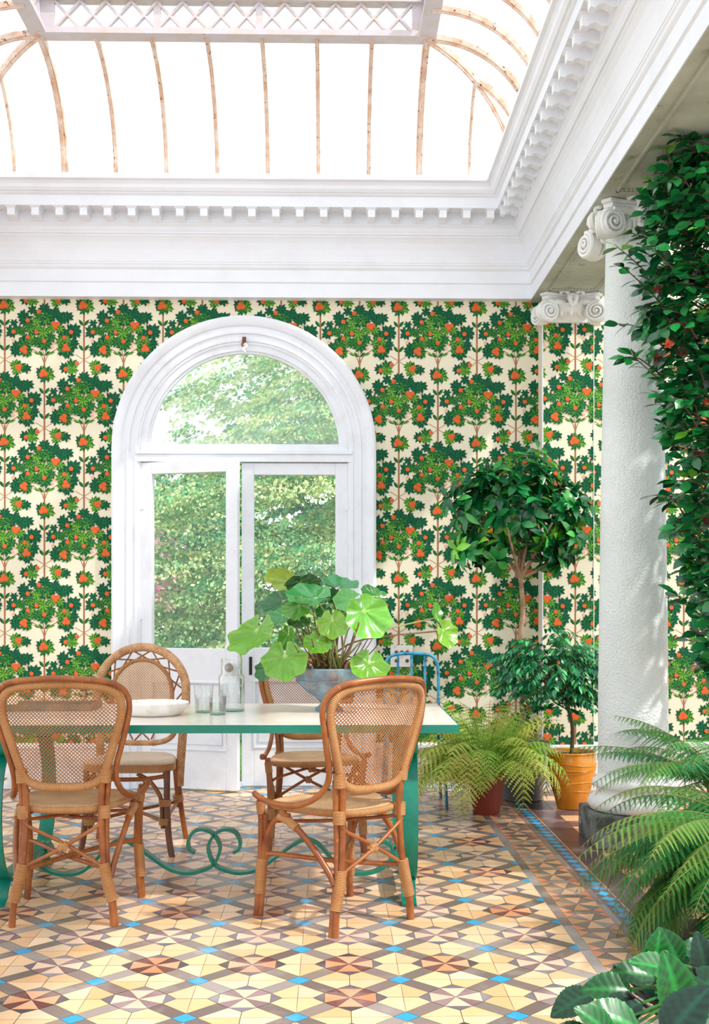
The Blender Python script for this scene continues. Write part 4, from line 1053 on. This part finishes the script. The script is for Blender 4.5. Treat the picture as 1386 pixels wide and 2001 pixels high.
BIG = [  # crop coords x,y,w,h, depth, notch dir, nx, up, palette
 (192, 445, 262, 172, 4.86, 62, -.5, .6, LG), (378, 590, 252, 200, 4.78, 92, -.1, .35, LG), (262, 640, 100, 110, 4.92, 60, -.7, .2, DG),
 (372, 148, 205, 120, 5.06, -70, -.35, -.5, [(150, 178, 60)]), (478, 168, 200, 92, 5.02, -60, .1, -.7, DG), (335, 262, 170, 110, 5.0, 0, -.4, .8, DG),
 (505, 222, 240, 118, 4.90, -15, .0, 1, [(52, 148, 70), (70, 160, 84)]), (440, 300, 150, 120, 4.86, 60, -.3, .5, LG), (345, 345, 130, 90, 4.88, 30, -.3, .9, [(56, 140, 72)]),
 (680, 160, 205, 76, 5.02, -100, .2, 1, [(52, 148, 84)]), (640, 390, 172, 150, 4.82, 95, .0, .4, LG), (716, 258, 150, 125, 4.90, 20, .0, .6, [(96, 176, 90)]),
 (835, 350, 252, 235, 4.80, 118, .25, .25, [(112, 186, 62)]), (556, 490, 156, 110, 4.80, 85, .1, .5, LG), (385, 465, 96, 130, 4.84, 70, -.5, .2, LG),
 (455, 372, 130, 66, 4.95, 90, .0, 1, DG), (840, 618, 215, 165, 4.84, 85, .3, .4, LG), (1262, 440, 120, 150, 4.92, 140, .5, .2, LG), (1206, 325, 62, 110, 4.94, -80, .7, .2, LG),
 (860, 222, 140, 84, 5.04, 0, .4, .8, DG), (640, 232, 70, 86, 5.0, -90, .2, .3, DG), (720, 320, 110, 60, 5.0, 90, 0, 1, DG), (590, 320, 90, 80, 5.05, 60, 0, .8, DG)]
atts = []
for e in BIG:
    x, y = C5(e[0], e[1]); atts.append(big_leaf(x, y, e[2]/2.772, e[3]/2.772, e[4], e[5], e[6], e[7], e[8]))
def stalk(a, b_, bend, r=.0042, col=(150, 150, 80), n=None):
    q = MB(); q.col = lin(col); a = Vector(a); b_ = Vector(b_); m = (a+b_)/2+bend
    e = b_-(n or Vector((0, 0, 0)))*.012
    q.tube(smoothpath([a, a*.6+m*.4+Vector((0, 0, .02)), m, e], 5), [r*1.1]*5+[r]*5+[r*.8]*6, 6)
    o = q.build('stalk', LEAF, lp, smooth=60); o.matrix_parent_inverse = Matrix.Translation(-lp.location)
for k, (at, n_) in enumerate(atts):
    a0 = Vector((PX+random.uniform(-.07, .07), PY+random.uniform(-.07, .05), TZ+.175)); out_ = (at-a0); out_.z = 0
    stalk(a0, at, Vector((0, 0, .05))-out_*.12, col=random.choice([(150, 150, 80), (128, 96, 60), (168, 176, 96)]), n=n_)
for k in range(34):
    a0 = Vector((PX+random.uniform(-.09, .09), PY+random.uniform(-.09, .06), TZ+.175)); v = Vector((a0.x-PX, a0.y-PY, 0))
    stalk(a0, a0+v*1.6+Vector((0, 0, random.uniform(.12, .24))), v*.1, r=.0030, col=random.choice([(130, 80, 52), (110, 70, 44), (150, 120, 70)]))
for q_ in BIG: pass

# ---- ferns
def frond(q, base, az, L, e0, curl, wid, npin=26, col=(120, 170, 60), col2=None, npl=9, droop=.25, twist=0):
    p = Vector(base); el = e0; P = [p.copy()]; T = []; ds = L/npin; c0 = lin(col); cb = lin(col2 or col)
    for i in range(npin):
        d = Vector((cos(az)*cos(el), sin(az)*cos(el), sin(el))); T.append(d); p = p+d*ds; P.append(p.copy()); el -= curl/npin*(.5+1.1*i/npin); az += twist/npin
    q.col = lin((150, 140, 78)); q.tube(P[::2]+[P[-1]], [.0028*(1-.7*k/len(P[::2])) for k in range(len(P[::2])+1)], 4, caps=False)
    st = int(npin*.16)
    for i in range(st, npin):
        t = (i-st)/(npin-st); w = wid*(min(1, (t+.10)*3.2))**.7*(1-t)**.75+.012
        d = T[i]; side = Vector((-sin(az), cos(az), 0)); side = (side-d*side.dot(d)).normalized(); nn = side.cross(d)*-1
        if nn.z < 0: nn = -nn
        for sg in (-1, 1):
            pd = (side*sg*.93+d*.36-Vector((0, 0, droop*random.uniform(.6, 1.4)))).normalized()
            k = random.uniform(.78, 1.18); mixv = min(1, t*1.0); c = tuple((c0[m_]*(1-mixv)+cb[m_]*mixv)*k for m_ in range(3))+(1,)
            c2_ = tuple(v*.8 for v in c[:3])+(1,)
            m_ = npl; pw = ds*.95
            u = pd; v = (nn.cross(u)).normalized()
            last = P[i]
            for j in range(m_):
                s0 = j/m_; s1 = (j+1)/m_; a = P[i]+u*w*s0-nn*0-Vector((0, 0, droop*w*s0*s0*.6)); b_ = P[i]+u*w*s1-Vector((0, 0, droop*w*s1*s1*.6))
                ww = min(pw*.95, w*.26)*(1-s0)**.6*.62; 
                for sd in (-1, 1):
                    tip = a+v*sd*ww*1.05+u*w/m_*.75
                    q.poly([a, tip, b_] if sd > 0 else [a, b_, tip], c if sd > 0 else c2_)
def fern(name, label, loc, pot, fronds, pot_r, pot_h, colpot):
    t = thing('fern_pot', pot, 'plant pot', (loc[0], loc[1], 0))
    q = MB(); q.lathe([(pot_r*.72, 0), (pot_r*.74, .004), (pot_r*.97, pot_h-.03), (pot_r*1.04, pot_h-.03), (pot_r*1.06, pot_h), (pot_r*.98, pot_h), (pot_r*.94, pot_h-.02), (pot_r*.5, pot_h-.022), (.001, pot_h-.02)], n=36, cap=False); q.build('pot', colpot, t, smooth=40)
    q = MB(); q.lathe([(.001, pot_h-.016), (pot_r*.93, pot_h-.02)], n=24, cap=False); q.build('soil', SOIL, t)
    f = thing('fern', label, 'fern', (loc[0], loc[1], pot_h-.018))
    for fr in fronds:
        q = MB(); frond(q, (fr.pop('dx', 0), fr.pop('dy', 0), 0), **fr); q.build('frond', FERN, f)
    return f
fr = []
random.seed(21)
for k in range(64):
    az = k*2.39996+random.uniform(-.2, .2); u = k/64
    fr.append(dict(az=az, L=random.uniform(.46, .62)+(.06 if sin(az) < -.3 else 0), e0=R(84-u*40+random.uniform(-6, 6)), curl=R(50+u*135+random.uniform(-10, 20)), wid=random.uniform(.13, .17), npin=19, npl=7,
        col=random.choice([(170, 208, 96), (184, 214, 100), (120, 178, 74), (146, 200, 96)]), col2=random.choice([(220, 222, 110), (206, 214, 96), (150, 200, 76), (222, 200, 110)]), droop=.35, dx=.05*cos(az), dy=.05*sin(az)))
for k in range(22):
    az = random.uniform(pi*.95, pi*1.5)
    fr.append(dict(az=az, L=random.uniform(.46, .60), e0=R(random.uniform(35, 70)), curl=R(random.uniform(95, 170)), wid=random.uniform(.13, .17), npin=19, npl=7,
        col=random.choice([(170, 208, 96), (184, 214, 100), (146, 200, 96)]), col2=random.choice([(220, 222, 110), (206, 214, 96), (222, 200, 110)]), droop=.35, dx=.05*cos(az), dy=.05*sin(az)))
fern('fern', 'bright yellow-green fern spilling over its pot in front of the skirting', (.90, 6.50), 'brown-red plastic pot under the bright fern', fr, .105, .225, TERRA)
random.seed(5)
fr = []
for k in range(82):
    u = k/82; az = pi+random.uniform(-1.5, 1.35); lo = random.random()
    fr.append(dict(az=az, L=random.uniform(.58, .84), e0=R(38-lo*58), curl=R(55+random.uniform(0, 60)), wid=random.uniform(.12, .165), npin=33, npl=17,
        col=random.choice([(40, 122, 62), (58, 134, 58), (28, 104, 64), (50, 128, 48)]), col2=random.choice([(104, 168, 66), (72, 148, 60), (38, 126, 70), (150, 186, 84)]), droop=random.uniform(.2, .5), dx=.06*cos(az), dy=.08*sin(az), twist=random.uniform(-.5, .5)))
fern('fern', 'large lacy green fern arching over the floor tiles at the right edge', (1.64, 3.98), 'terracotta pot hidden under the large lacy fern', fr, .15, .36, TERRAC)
fr = []
for k in range(20):
    u = k/20; az = pi+random.uniform(-1.0, 1.5); lo = random.random()
    fr.append(dict(az=az, L=random.uniform(.58, .78), e0=R(48-lo*38), curl=R(40+random.uniform(0, 45)), wid=random.uniform(.11, .15), npin=31, npl=16,
        col=random.choice([(54, 142, 84), (70, 150, 70), (40, 128, 84)]), col2=random.choice([(96, 172, 84), (70, 158, 96), (120, 176, 70)]), droop=.40, dx=.06*cos(az), dy=.08*sin(az), twist=random.uniform(-.5, .5)))
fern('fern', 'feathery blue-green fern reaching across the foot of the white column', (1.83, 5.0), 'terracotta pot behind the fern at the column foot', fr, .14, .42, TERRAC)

# ---- foliage helpers
def foliage_shell(q, c, rad, n, L, W, cols, inner=.55, droop=.2, sh=0, facing=None, clusters=None):
    c = Vector(c)
    for i in range(n):
        v = rv(); rr = random.uniform(inner, 1.0); p = c+Vector((v.x*rad[0], v.y*rad[1], v.z*rad[2]))*rr
        d = (v+rv()*.8+Vector((0, 0, -.15))).normalized(); nn = (v*.6+Vector((0, 0, .9))+rv()*.5)
        leaf_blade(q, p, d, nn, L*random.uniform(.7, 1.15), W*random.uniform(.8, 1.15), shade(random.choice(cols), random.uniform(.8, 1.2)), sh, .18, droop)

# ---- standard tree in a grey pot
random.seed(11)
tp = thing('tree_pot', 'dark grey round pot half hidden behind the bright fern', 'plant pot', (1.185, 6.98, 0))
q = MB(); q.lathe([(.12, 0), (.13, .004), (.165, .32), (.178, .325), (.18, .36), (.168, .36), (.16, .335), (.001, .33)], n=40, cap=False); q.build('pot', GREYPOT, tp, smooth=40)
q = MB(); q.lathe([(.001, .338), (.158, .334)], n=24, cap=False); q.build('soil', SOIL, tp)
st = thing('potted_tree', 'slim standard tree with a rounded crown of glossy leaves beside the corner pilaster', 'tree', (1.185, 6.98, .335))
q = MB()
F = Vector((-.005, 0, 1.05))
q.tube(smoothpath([(0, 0, -.03), (.01, 0, .3), (-.012, 0, .6), (.012, 0, .85), F], 5), [.022-.0004*k for k in range(21)], 10)
tips = []
for a, b_ in (((-.02, .02, 1.3), (-.10, 0, 1.55)), ((.03, -.02, 1.25), (.10, .03, 1.5)), ((-.12, -.03, 1.2), (-.34, .0, 1.36)), ((.14, .0, 1.12), (.30, .03, 1.26)), ((.02, .06, 1.3), (.0, .1, 1.65)), ((-.06, -.08, 1.2), (-.12, -.2, 1.35)), ((.08, -.06, 1.2), (.16, -.18, 1.38))):
    q.tube(smoothpath([F, a, b_], 4), [.014-.001*k for k in range(9)], 7); tips.append(Vector(b_))
q.build('trunk', BARK, st, smooth=60)
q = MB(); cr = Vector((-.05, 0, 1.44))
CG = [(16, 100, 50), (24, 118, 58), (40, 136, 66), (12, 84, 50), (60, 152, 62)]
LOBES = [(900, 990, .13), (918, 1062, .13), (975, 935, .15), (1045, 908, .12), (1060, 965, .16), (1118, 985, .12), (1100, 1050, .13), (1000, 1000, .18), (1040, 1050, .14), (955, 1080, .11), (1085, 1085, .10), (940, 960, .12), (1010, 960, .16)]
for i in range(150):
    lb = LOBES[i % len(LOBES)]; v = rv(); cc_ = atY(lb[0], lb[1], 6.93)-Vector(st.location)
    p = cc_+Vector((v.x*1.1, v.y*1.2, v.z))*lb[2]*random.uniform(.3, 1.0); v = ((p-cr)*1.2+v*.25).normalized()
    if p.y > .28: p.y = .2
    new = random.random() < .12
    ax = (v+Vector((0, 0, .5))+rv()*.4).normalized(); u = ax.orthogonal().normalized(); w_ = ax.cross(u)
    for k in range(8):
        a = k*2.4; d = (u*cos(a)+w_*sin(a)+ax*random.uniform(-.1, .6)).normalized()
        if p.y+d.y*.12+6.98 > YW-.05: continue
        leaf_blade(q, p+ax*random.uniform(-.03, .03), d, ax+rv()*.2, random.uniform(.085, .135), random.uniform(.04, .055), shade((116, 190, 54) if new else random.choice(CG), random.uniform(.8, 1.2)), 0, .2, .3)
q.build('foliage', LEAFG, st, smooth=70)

# ---- shrub in the golden pot
gp = thing('golden_pot', 'round golden-orange glazed pot with swirling grooves in front of the column', 'plant pot', (1.432, 6.66, 0))
q = MB(); pr = [(.070, 0), (.084, .004), (.098, .06), (.122, .14), (.140, .21), (.147, .26), (.146, .30), (.140, .325), (.142, .332), (.146, .336), (.143, .342), (.132, .338), (.126, .318), (.06, .315), (.001, .315)]
q.lathe(pr, n=48, cap=False); q.build('pot', ORANGE, gp, smooth=50)
for k, (z, r_) in enumerate(((.272, .1485), (.245, .1475), (.228, .1450), (.16, .1292), (.11, .1140))):
    q = MB(); pts = [(r_*cos(a)+0, r_*sin(a), z+.008*sin(2*a+k*1.3)) for a in np.linspace(0, 2*pi, 49)[:-1]]; q.tube(pts, .0028, 6, closed=True); q.build('swirl_ridge', ORANGE, gp, smooth=60)
q = MB(); q.lathe([(.001, .320), (.126, .3185)], n=24, cap=False); q.build('soil', SOIL, gp)
random.seed(12)
sh = thing('potted_shrub', 'bushy shrub with small dark shiny leaves growing in the golden pot', 'shrub', (1.432, 6.66, .318))
q = MB(); q.tube(smoothpath([(0, 0, -.02), (.008, 0, .15), (-.02, 0, .30), (-.06, 0, .5)], 5), [.013-.0003*k for k in range(16)], 8)
for a in range(9):
    t = a*.7; q.tube(smoothpath([(-.02, 0, .28), (-.06+.12*cos(t), .1*sin(t), .45), (-.10+.26*cos(t), .18*sin(t), .50+.12*sin(a*1.9))], 4), [.007-.0005*k for k in range(9)], 6)
q.build('stem', mat('dark_stem', (86, 74, 52), .8), sh, smooth=60)
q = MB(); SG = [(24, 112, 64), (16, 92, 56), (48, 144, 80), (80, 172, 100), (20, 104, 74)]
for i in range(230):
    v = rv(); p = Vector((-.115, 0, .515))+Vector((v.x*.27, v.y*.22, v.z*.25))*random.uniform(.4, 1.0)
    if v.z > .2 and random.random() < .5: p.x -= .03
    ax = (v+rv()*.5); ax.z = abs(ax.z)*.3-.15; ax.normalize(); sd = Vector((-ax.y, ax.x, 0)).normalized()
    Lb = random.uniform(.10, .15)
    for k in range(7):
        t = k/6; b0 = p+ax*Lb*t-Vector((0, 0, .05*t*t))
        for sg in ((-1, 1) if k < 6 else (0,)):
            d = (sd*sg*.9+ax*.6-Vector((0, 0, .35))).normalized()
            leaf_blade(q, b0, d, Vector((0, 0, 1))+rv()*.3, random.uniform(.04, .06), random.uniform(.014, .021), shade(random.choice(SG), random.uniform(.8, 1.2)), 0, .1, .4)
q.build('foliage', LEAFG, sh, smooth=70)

# ---- camellia at the right edge
random.seed(14)
cm = thing('camellia', 'tall glossy dark camellia bush with dried red-brown flowers overhanging the column', 'shrub', (2.0, 5.0, 0))
def edge_px(y):
    ks = [(255, 1330), (330, 1310), (400, 1262), (450, 1248), (560, 1268), (640, 1262), (700, 1276), (780, 1296), (850, 1312), (930, 1322), (1010, 1316), (1100, 1340), (1200, 1352), (1300, 1372), (1330, 1386)]
    for (a, xa), (b_, xb) in zip(ks, ks[1:]):
        if a <= y <= b_: return xa+(xb-xa)*(y-a)/(b_-a)
    return 1400
q = MB(); q.tube(smoothpath([(0, 0, 0), (.03, .02, .6), (-.04, 0, 1.3), (.02, 0, 2.2), (-.02, 0, 3.1)], 5), [.035-.001*k for k in range(21)], 8)
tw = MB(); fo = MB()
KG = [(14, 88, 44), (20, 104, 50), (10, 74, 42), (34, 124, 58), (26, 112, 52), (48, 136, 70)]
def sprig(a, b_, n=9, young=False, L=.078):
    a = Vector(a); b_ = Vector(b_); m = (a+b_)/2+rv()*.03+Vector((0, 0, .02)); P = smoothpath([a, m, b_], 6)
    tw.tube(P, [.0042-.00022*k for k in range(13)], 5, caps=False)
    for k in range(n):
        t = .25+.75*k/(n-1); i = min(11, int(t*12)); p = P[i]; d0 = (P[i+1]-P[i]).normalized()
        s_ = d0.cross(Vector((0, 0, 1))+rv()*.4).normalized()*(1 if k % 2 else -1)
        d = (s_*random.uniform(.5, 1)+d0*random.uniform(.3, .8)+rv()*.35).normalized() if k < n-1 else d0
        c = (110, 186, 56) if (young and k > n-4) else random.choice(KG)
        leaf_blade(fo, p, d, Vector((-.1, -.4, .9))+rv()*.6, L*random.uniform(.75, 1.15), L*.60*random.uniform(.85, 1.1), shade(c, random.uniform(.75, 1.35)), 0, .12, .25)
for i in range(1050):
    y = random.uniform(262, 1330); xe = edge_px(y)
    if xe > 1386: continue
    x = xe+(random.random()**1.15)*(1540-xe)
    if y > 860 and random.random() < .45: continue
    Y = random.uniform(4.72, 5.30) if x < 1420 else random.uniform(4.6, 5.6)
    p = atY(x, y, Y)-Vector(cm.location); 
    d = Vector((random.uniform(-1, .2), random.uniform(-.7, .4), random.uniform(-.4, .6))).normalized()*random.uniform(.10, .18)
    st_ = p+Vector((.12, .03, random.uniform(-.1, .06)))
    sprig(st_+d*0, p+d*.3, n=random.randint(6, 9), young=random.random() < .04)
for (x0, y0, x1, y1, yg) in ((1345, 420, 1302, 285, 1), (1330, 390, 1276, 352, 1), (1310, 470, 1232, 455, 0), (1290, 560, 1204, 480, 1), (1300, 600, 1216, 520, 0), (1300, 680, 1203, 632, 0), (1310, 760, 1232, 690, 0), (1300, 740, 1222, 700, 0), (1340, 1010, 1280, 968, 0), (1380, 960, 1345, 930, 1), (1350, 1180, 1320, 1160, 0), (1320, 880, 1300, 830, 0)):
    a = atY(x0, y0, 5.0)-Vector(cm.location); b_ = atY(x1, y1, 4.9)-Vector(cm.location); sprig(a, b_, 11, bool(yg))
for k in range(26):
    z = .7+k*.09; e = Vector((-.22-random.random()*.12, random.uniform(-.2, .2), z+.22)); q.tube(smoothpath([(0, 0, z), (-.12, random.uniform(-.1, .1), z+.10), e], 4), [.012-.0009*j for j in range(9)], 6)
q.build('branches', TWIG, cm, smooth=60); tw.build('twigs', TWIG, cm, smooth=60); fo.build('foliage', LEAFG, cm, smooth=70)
DRY = mat('dried_petal', (110, 34, 26), .8, noise=(30, (70, 24, 20), .4, .7)); PINKR = mat('salmon_petal', (232, 108, 76), .6)
for (x, y, m_) in ((1283, 568, DRY), (1346, 640, DRY), (1333, 688, DRY), (1285, 702, DRY), (1362, 890, DRY), (1306, 672, PINKR), (1383, 785, PINKR), (1375, 1020, DRY)):
    p = atY(x, y, 4.80)-Vector(cm.location); f = MB(); f.col = (.3, .1, .05, 1)
    for k in range(14):
        d = rv(); d.y = -abs(d.y)*.8; leaf_blade(f, p+d*.003, d, rv(), .024, .018, (.3, .1, .05, 1), 2, .3, .3)
    f.build('flower', m_, cm)

# ---- hydrangea in the lower right corner
random.seed(15)
hp = thing('hydrangea_pot', 'terracotta pot of the broad-leaved plant in the lower right corner', 'plant pot', (1.02, 2.93, 0))
q = MB(); q.lathe([(.10, 0), (.105, .003), (.135, .15), (.145, .15), (.148, .18), (.138, .18), (.130, .16), (.001, .155)], n=36, cap=False); q.build('pot', TERRAC, hp, smooth=40)
hy_ = thing('hydrangea', 'broad dark green serrated leaves of a potted hydrangea in the lower right corner', 'plant', (1.02, 2.93, .156))
HG = [(12, 88, 34), (20, 102, 36), (8, 66, 36), (30, 112, 46), (6, 54, 38)]
def hleaf(x, y, Y, L, ang, nz, col):
    """veined oval leaf: base at pixel, pointing ang degrees in the picture"""
    b0 = atY(x, y, Y)-Vector(hy_.location); d = Vector((cos(R(ang)), -.25, sin(R(ang)))).normalized()
    n = Vector((0, -.7, nz)).normalized(); n = (n-d*n.dot(d)).normalized(); s_ = d.cross(n); q = MB(); S = 28; W = L*.64
    base = lin(col); rows = []; q.col = base
    for i in range(S+1):
        t = i/S; w = W/2*(sin(pi*t**.85)**.75 if 0 < t < 1 else 0); p = b0+d*L*t-n*L*.28*t*t; row = []
        for j in range(-4, 5):
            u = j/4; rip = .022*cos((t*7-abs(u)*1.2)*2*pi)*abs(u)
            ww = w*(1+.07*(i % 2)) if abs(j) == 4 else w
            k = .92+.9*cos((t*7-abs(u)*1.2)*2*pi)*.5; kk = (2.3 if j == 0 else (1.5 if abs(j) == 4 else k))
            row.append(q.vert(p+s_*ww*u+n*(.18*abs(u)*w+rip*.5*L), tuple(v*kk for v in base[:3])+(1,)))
        rows.append(row)
    for A, B in zip(rows, rows[1:]):
        for j in range(8): q.face((A[j], A[j+1], B[j+1], B[j]))
    q.build('leaf', LEAF, hy_, smooth=80)
    q = MB(); q.col = lin((70, 130, 60)); r0 = Vector((random.uniform(-.03, .03), random.uniform(-.03, .03), 0)); q.tube(smoothpath([r0, (r0+b0)/2+Vector((0, 0, .03)), b0], 4), .004, 6); q.build('stem', LEAF, hy_, smooth=60)
for (x, y, Y, px, ang, nz, c) in (
    (1330, 1885, 2.85, 75, 118, .3, 0), (1275, 1900, 2.75, 78, 80, .1, 1), (1160, 1940, 2.75, 84, 196, .9, 2), (1235, 1935, 2.70, 88, 168, .6, 0), (1280, 1910, 2.8, 80, 160, .8, 0), (1325, 1905, 2.72, 92, 150, 1.2, 3),
    (1330, 1850, 2.95, 90, -10, .9, 0), (1255, 1960, 2.66, 96, 190, .8, 4), (1300, 1965, 2.7, 110, 5, .6, 1), (1225, 1990, 2.6, 90, 200, .9, 4), (1340, 1930, 2.75, 90, 20, .7, 2), (1280, 1940, 2.9, 80, 60, .6, 4),
    (1330, 1990, 2.6, 120, 100, .8, 1), (1250, 2010, 2.55, 110, 150, .8, 3), (1380, 1985, 2.7, 100, 120, .7, 2), (1300, 2030, 2.5, 120, 60, .9, 4), (1380, 1910, 2.9, 80, 100, .5, 4), (1200, 2030, 2.5, 90, 130, .9, 1), (1160, 2030, 2.55, 80, 160, .9, 4), (1340, 1940, 2.95, 90, 170, .4, 4)):
    hleaf(x, y, Y, px*Y/FPX*1.12, ang, nz, HG[c])
for (x, y, Y) in ((1356, 1890, 2.7), (1200, 1888, 2.8), (1258, 1866, 2.95), (1226, 1940, 2.65), (1140, 1980, 2.62)):
    p = atY(x, y, Y)-Vector(hy_.location); q = MB(); q.tube([Vector((p.x*.5, p.y*.5, -.01)), p], .0045, 6); q.build('cane_stub', mat('black_stake', (24, 22, 24), .6), hy_)

# ---- switch plate on the wall
sp = thing('switch_plate', 'old white marble switch plate with brass knobs on the wallpaper right of the door', 'switch', tuple(atY(785, 1282, YW-.001)))
q = MB(); q.box(-.075, .075, -.016, 0, -.072, .072); q.build('plate', PLATE_M, sp, bevel=.002)
for x, z in ((-.036, .027), (0, .027), (.036, .027), (-.036, -.03), (.036, -.03)):
    q = MB(); q.lathe([(.012, 0), (.012, .004), (.008, .006), (.007, .012), (.001, .014)], n=14); q.build('knob', BRASS, sp, smooth=40, loc=(x, -.016, z), rot=(pi/2, 0, 0))

# ---- garden beyond the door
random.seed(30)
def garden_tree(name, label, loc, crowns, n, cols, leaf=.055, trunk_h=2.0, tr=.14):
    t = thing(name, label, 'tree', loc)
    q = MB(); q.tube(smoothpath([(0, 0, 0), (.1, 0, trunk_h*.5), (0, 0, trunk_h), (.1, 0, trunk_h*1.5)], 4), [tr*(1-.04*k) for k in range(13)], 8); q.build('trunk', BARK, t, smooth=60)
    q = MB(); tot = sum(c[3]*c[5] for c in crowns)
    for (cx, cy, cz, rx, ry, rz) in crowns:
        m = int(n*rx*rz/tot)
        for i in range(m):
            v = rv()
            if v.y > .35: v.y = -v.y
            rr = random.uniform(.90, 1.0)+.13*sin((cz+v.z*rz)*8.5+1.6*sin((cx+v.x*rx)*1.9)+cx)
            c = Vector((cx+v.x*rx*rr, cy+v.y*ry*rr, cz+v.z*rz*rr)); out_ = Vector((v.x, v.y, 0)); out_ = out_.normalized() if out_.length > .1 else Vector((0, -1, 0))
            s_ = Vector((-out_.y, out_.x, 0)); tone = random.choice(cols); br = random.uniform(.85, 1.12)
            sz = random.uniform(.14, .26)
            for k in range(26):       # one drooping spray
                a = random.uniform(-1, 1); r_ = random.uniform(0, 1)
                p = c+out_*sz*r_*1.3+s_*sz*a*(1.1-.4*r_)*1.3-Vector((0, 0, sz*.55*r_*r_+sz*.2*a*a))+rv()*.02
                d = (out_*.6+s_*a*.7+Vector((0, 0, -.45))+rv()*.4).normalized(); L = leaf*random.uniform(.8, 1.4); w_ = d.cross(rv()).normalized()*L*.33
                q.poly([p, p+d*L*.5+w_, p+d*L, p+d*L*.5-w_], shade(tone, br*random.uniform(.85, 1.15)))
    q.build('foliage', LEAFO, t)
G1 = [(206, 230, 160), (222, 234, 164), (140, 204, 148), (234, 240, 180), (84, 172, 118)]; G2 = [(84, 170, 124), (64, 150, 112), (100, 184, 124), (130, 200, 136)]  # the deepest green in G1 paints shade among the pale sprays
garden_tree('maple_tree', 'pale green spreading tree filling the view through the french door', (.9, 13.0, -.16), [(0, 0, 1.9, 3.1, 1.5, 3.0), (-1.9, -.5, 1.2, 1.6, 1.0, 1.9), (-.4, -.9, .9, 1.9, 1.0, 1.6), (1.2, -.6, 2.6, 2.0, 1.0, 2.0)], 8200, G1, leaf=.045)
garden_tree('conifer_tree', 'dark green tree at the left of the garden behind the pale one', (-4.6, 17.5, -.16), [(0, 0, 1.6, 2.6, 1.5, 2.2), (1.9, -.3, 1.6, 1.5, 1.0, 1.8)], 2600, G2, leaf=.09)
garden_tree('shade_tree', 'deep green tree standing furthest back in the garden', (1.9, 21.5, -.16), [(0, 0, 2.8, 4.0, 1.5, 3.6)], 2600, G2, leaf=.10)
garden_tree('blossom_shrub', 'pink flowering shrub at the left edge of the door view', (-1.92, 11.6, -.16), [(-.12, 0, 1.75, .20, .2, .7)], 40, [(224, 120, 170), (232, 150, 190), (190, 214, 150), (170, 206, 140)], leaf=.045, trunk_h=.6, tr=.03)
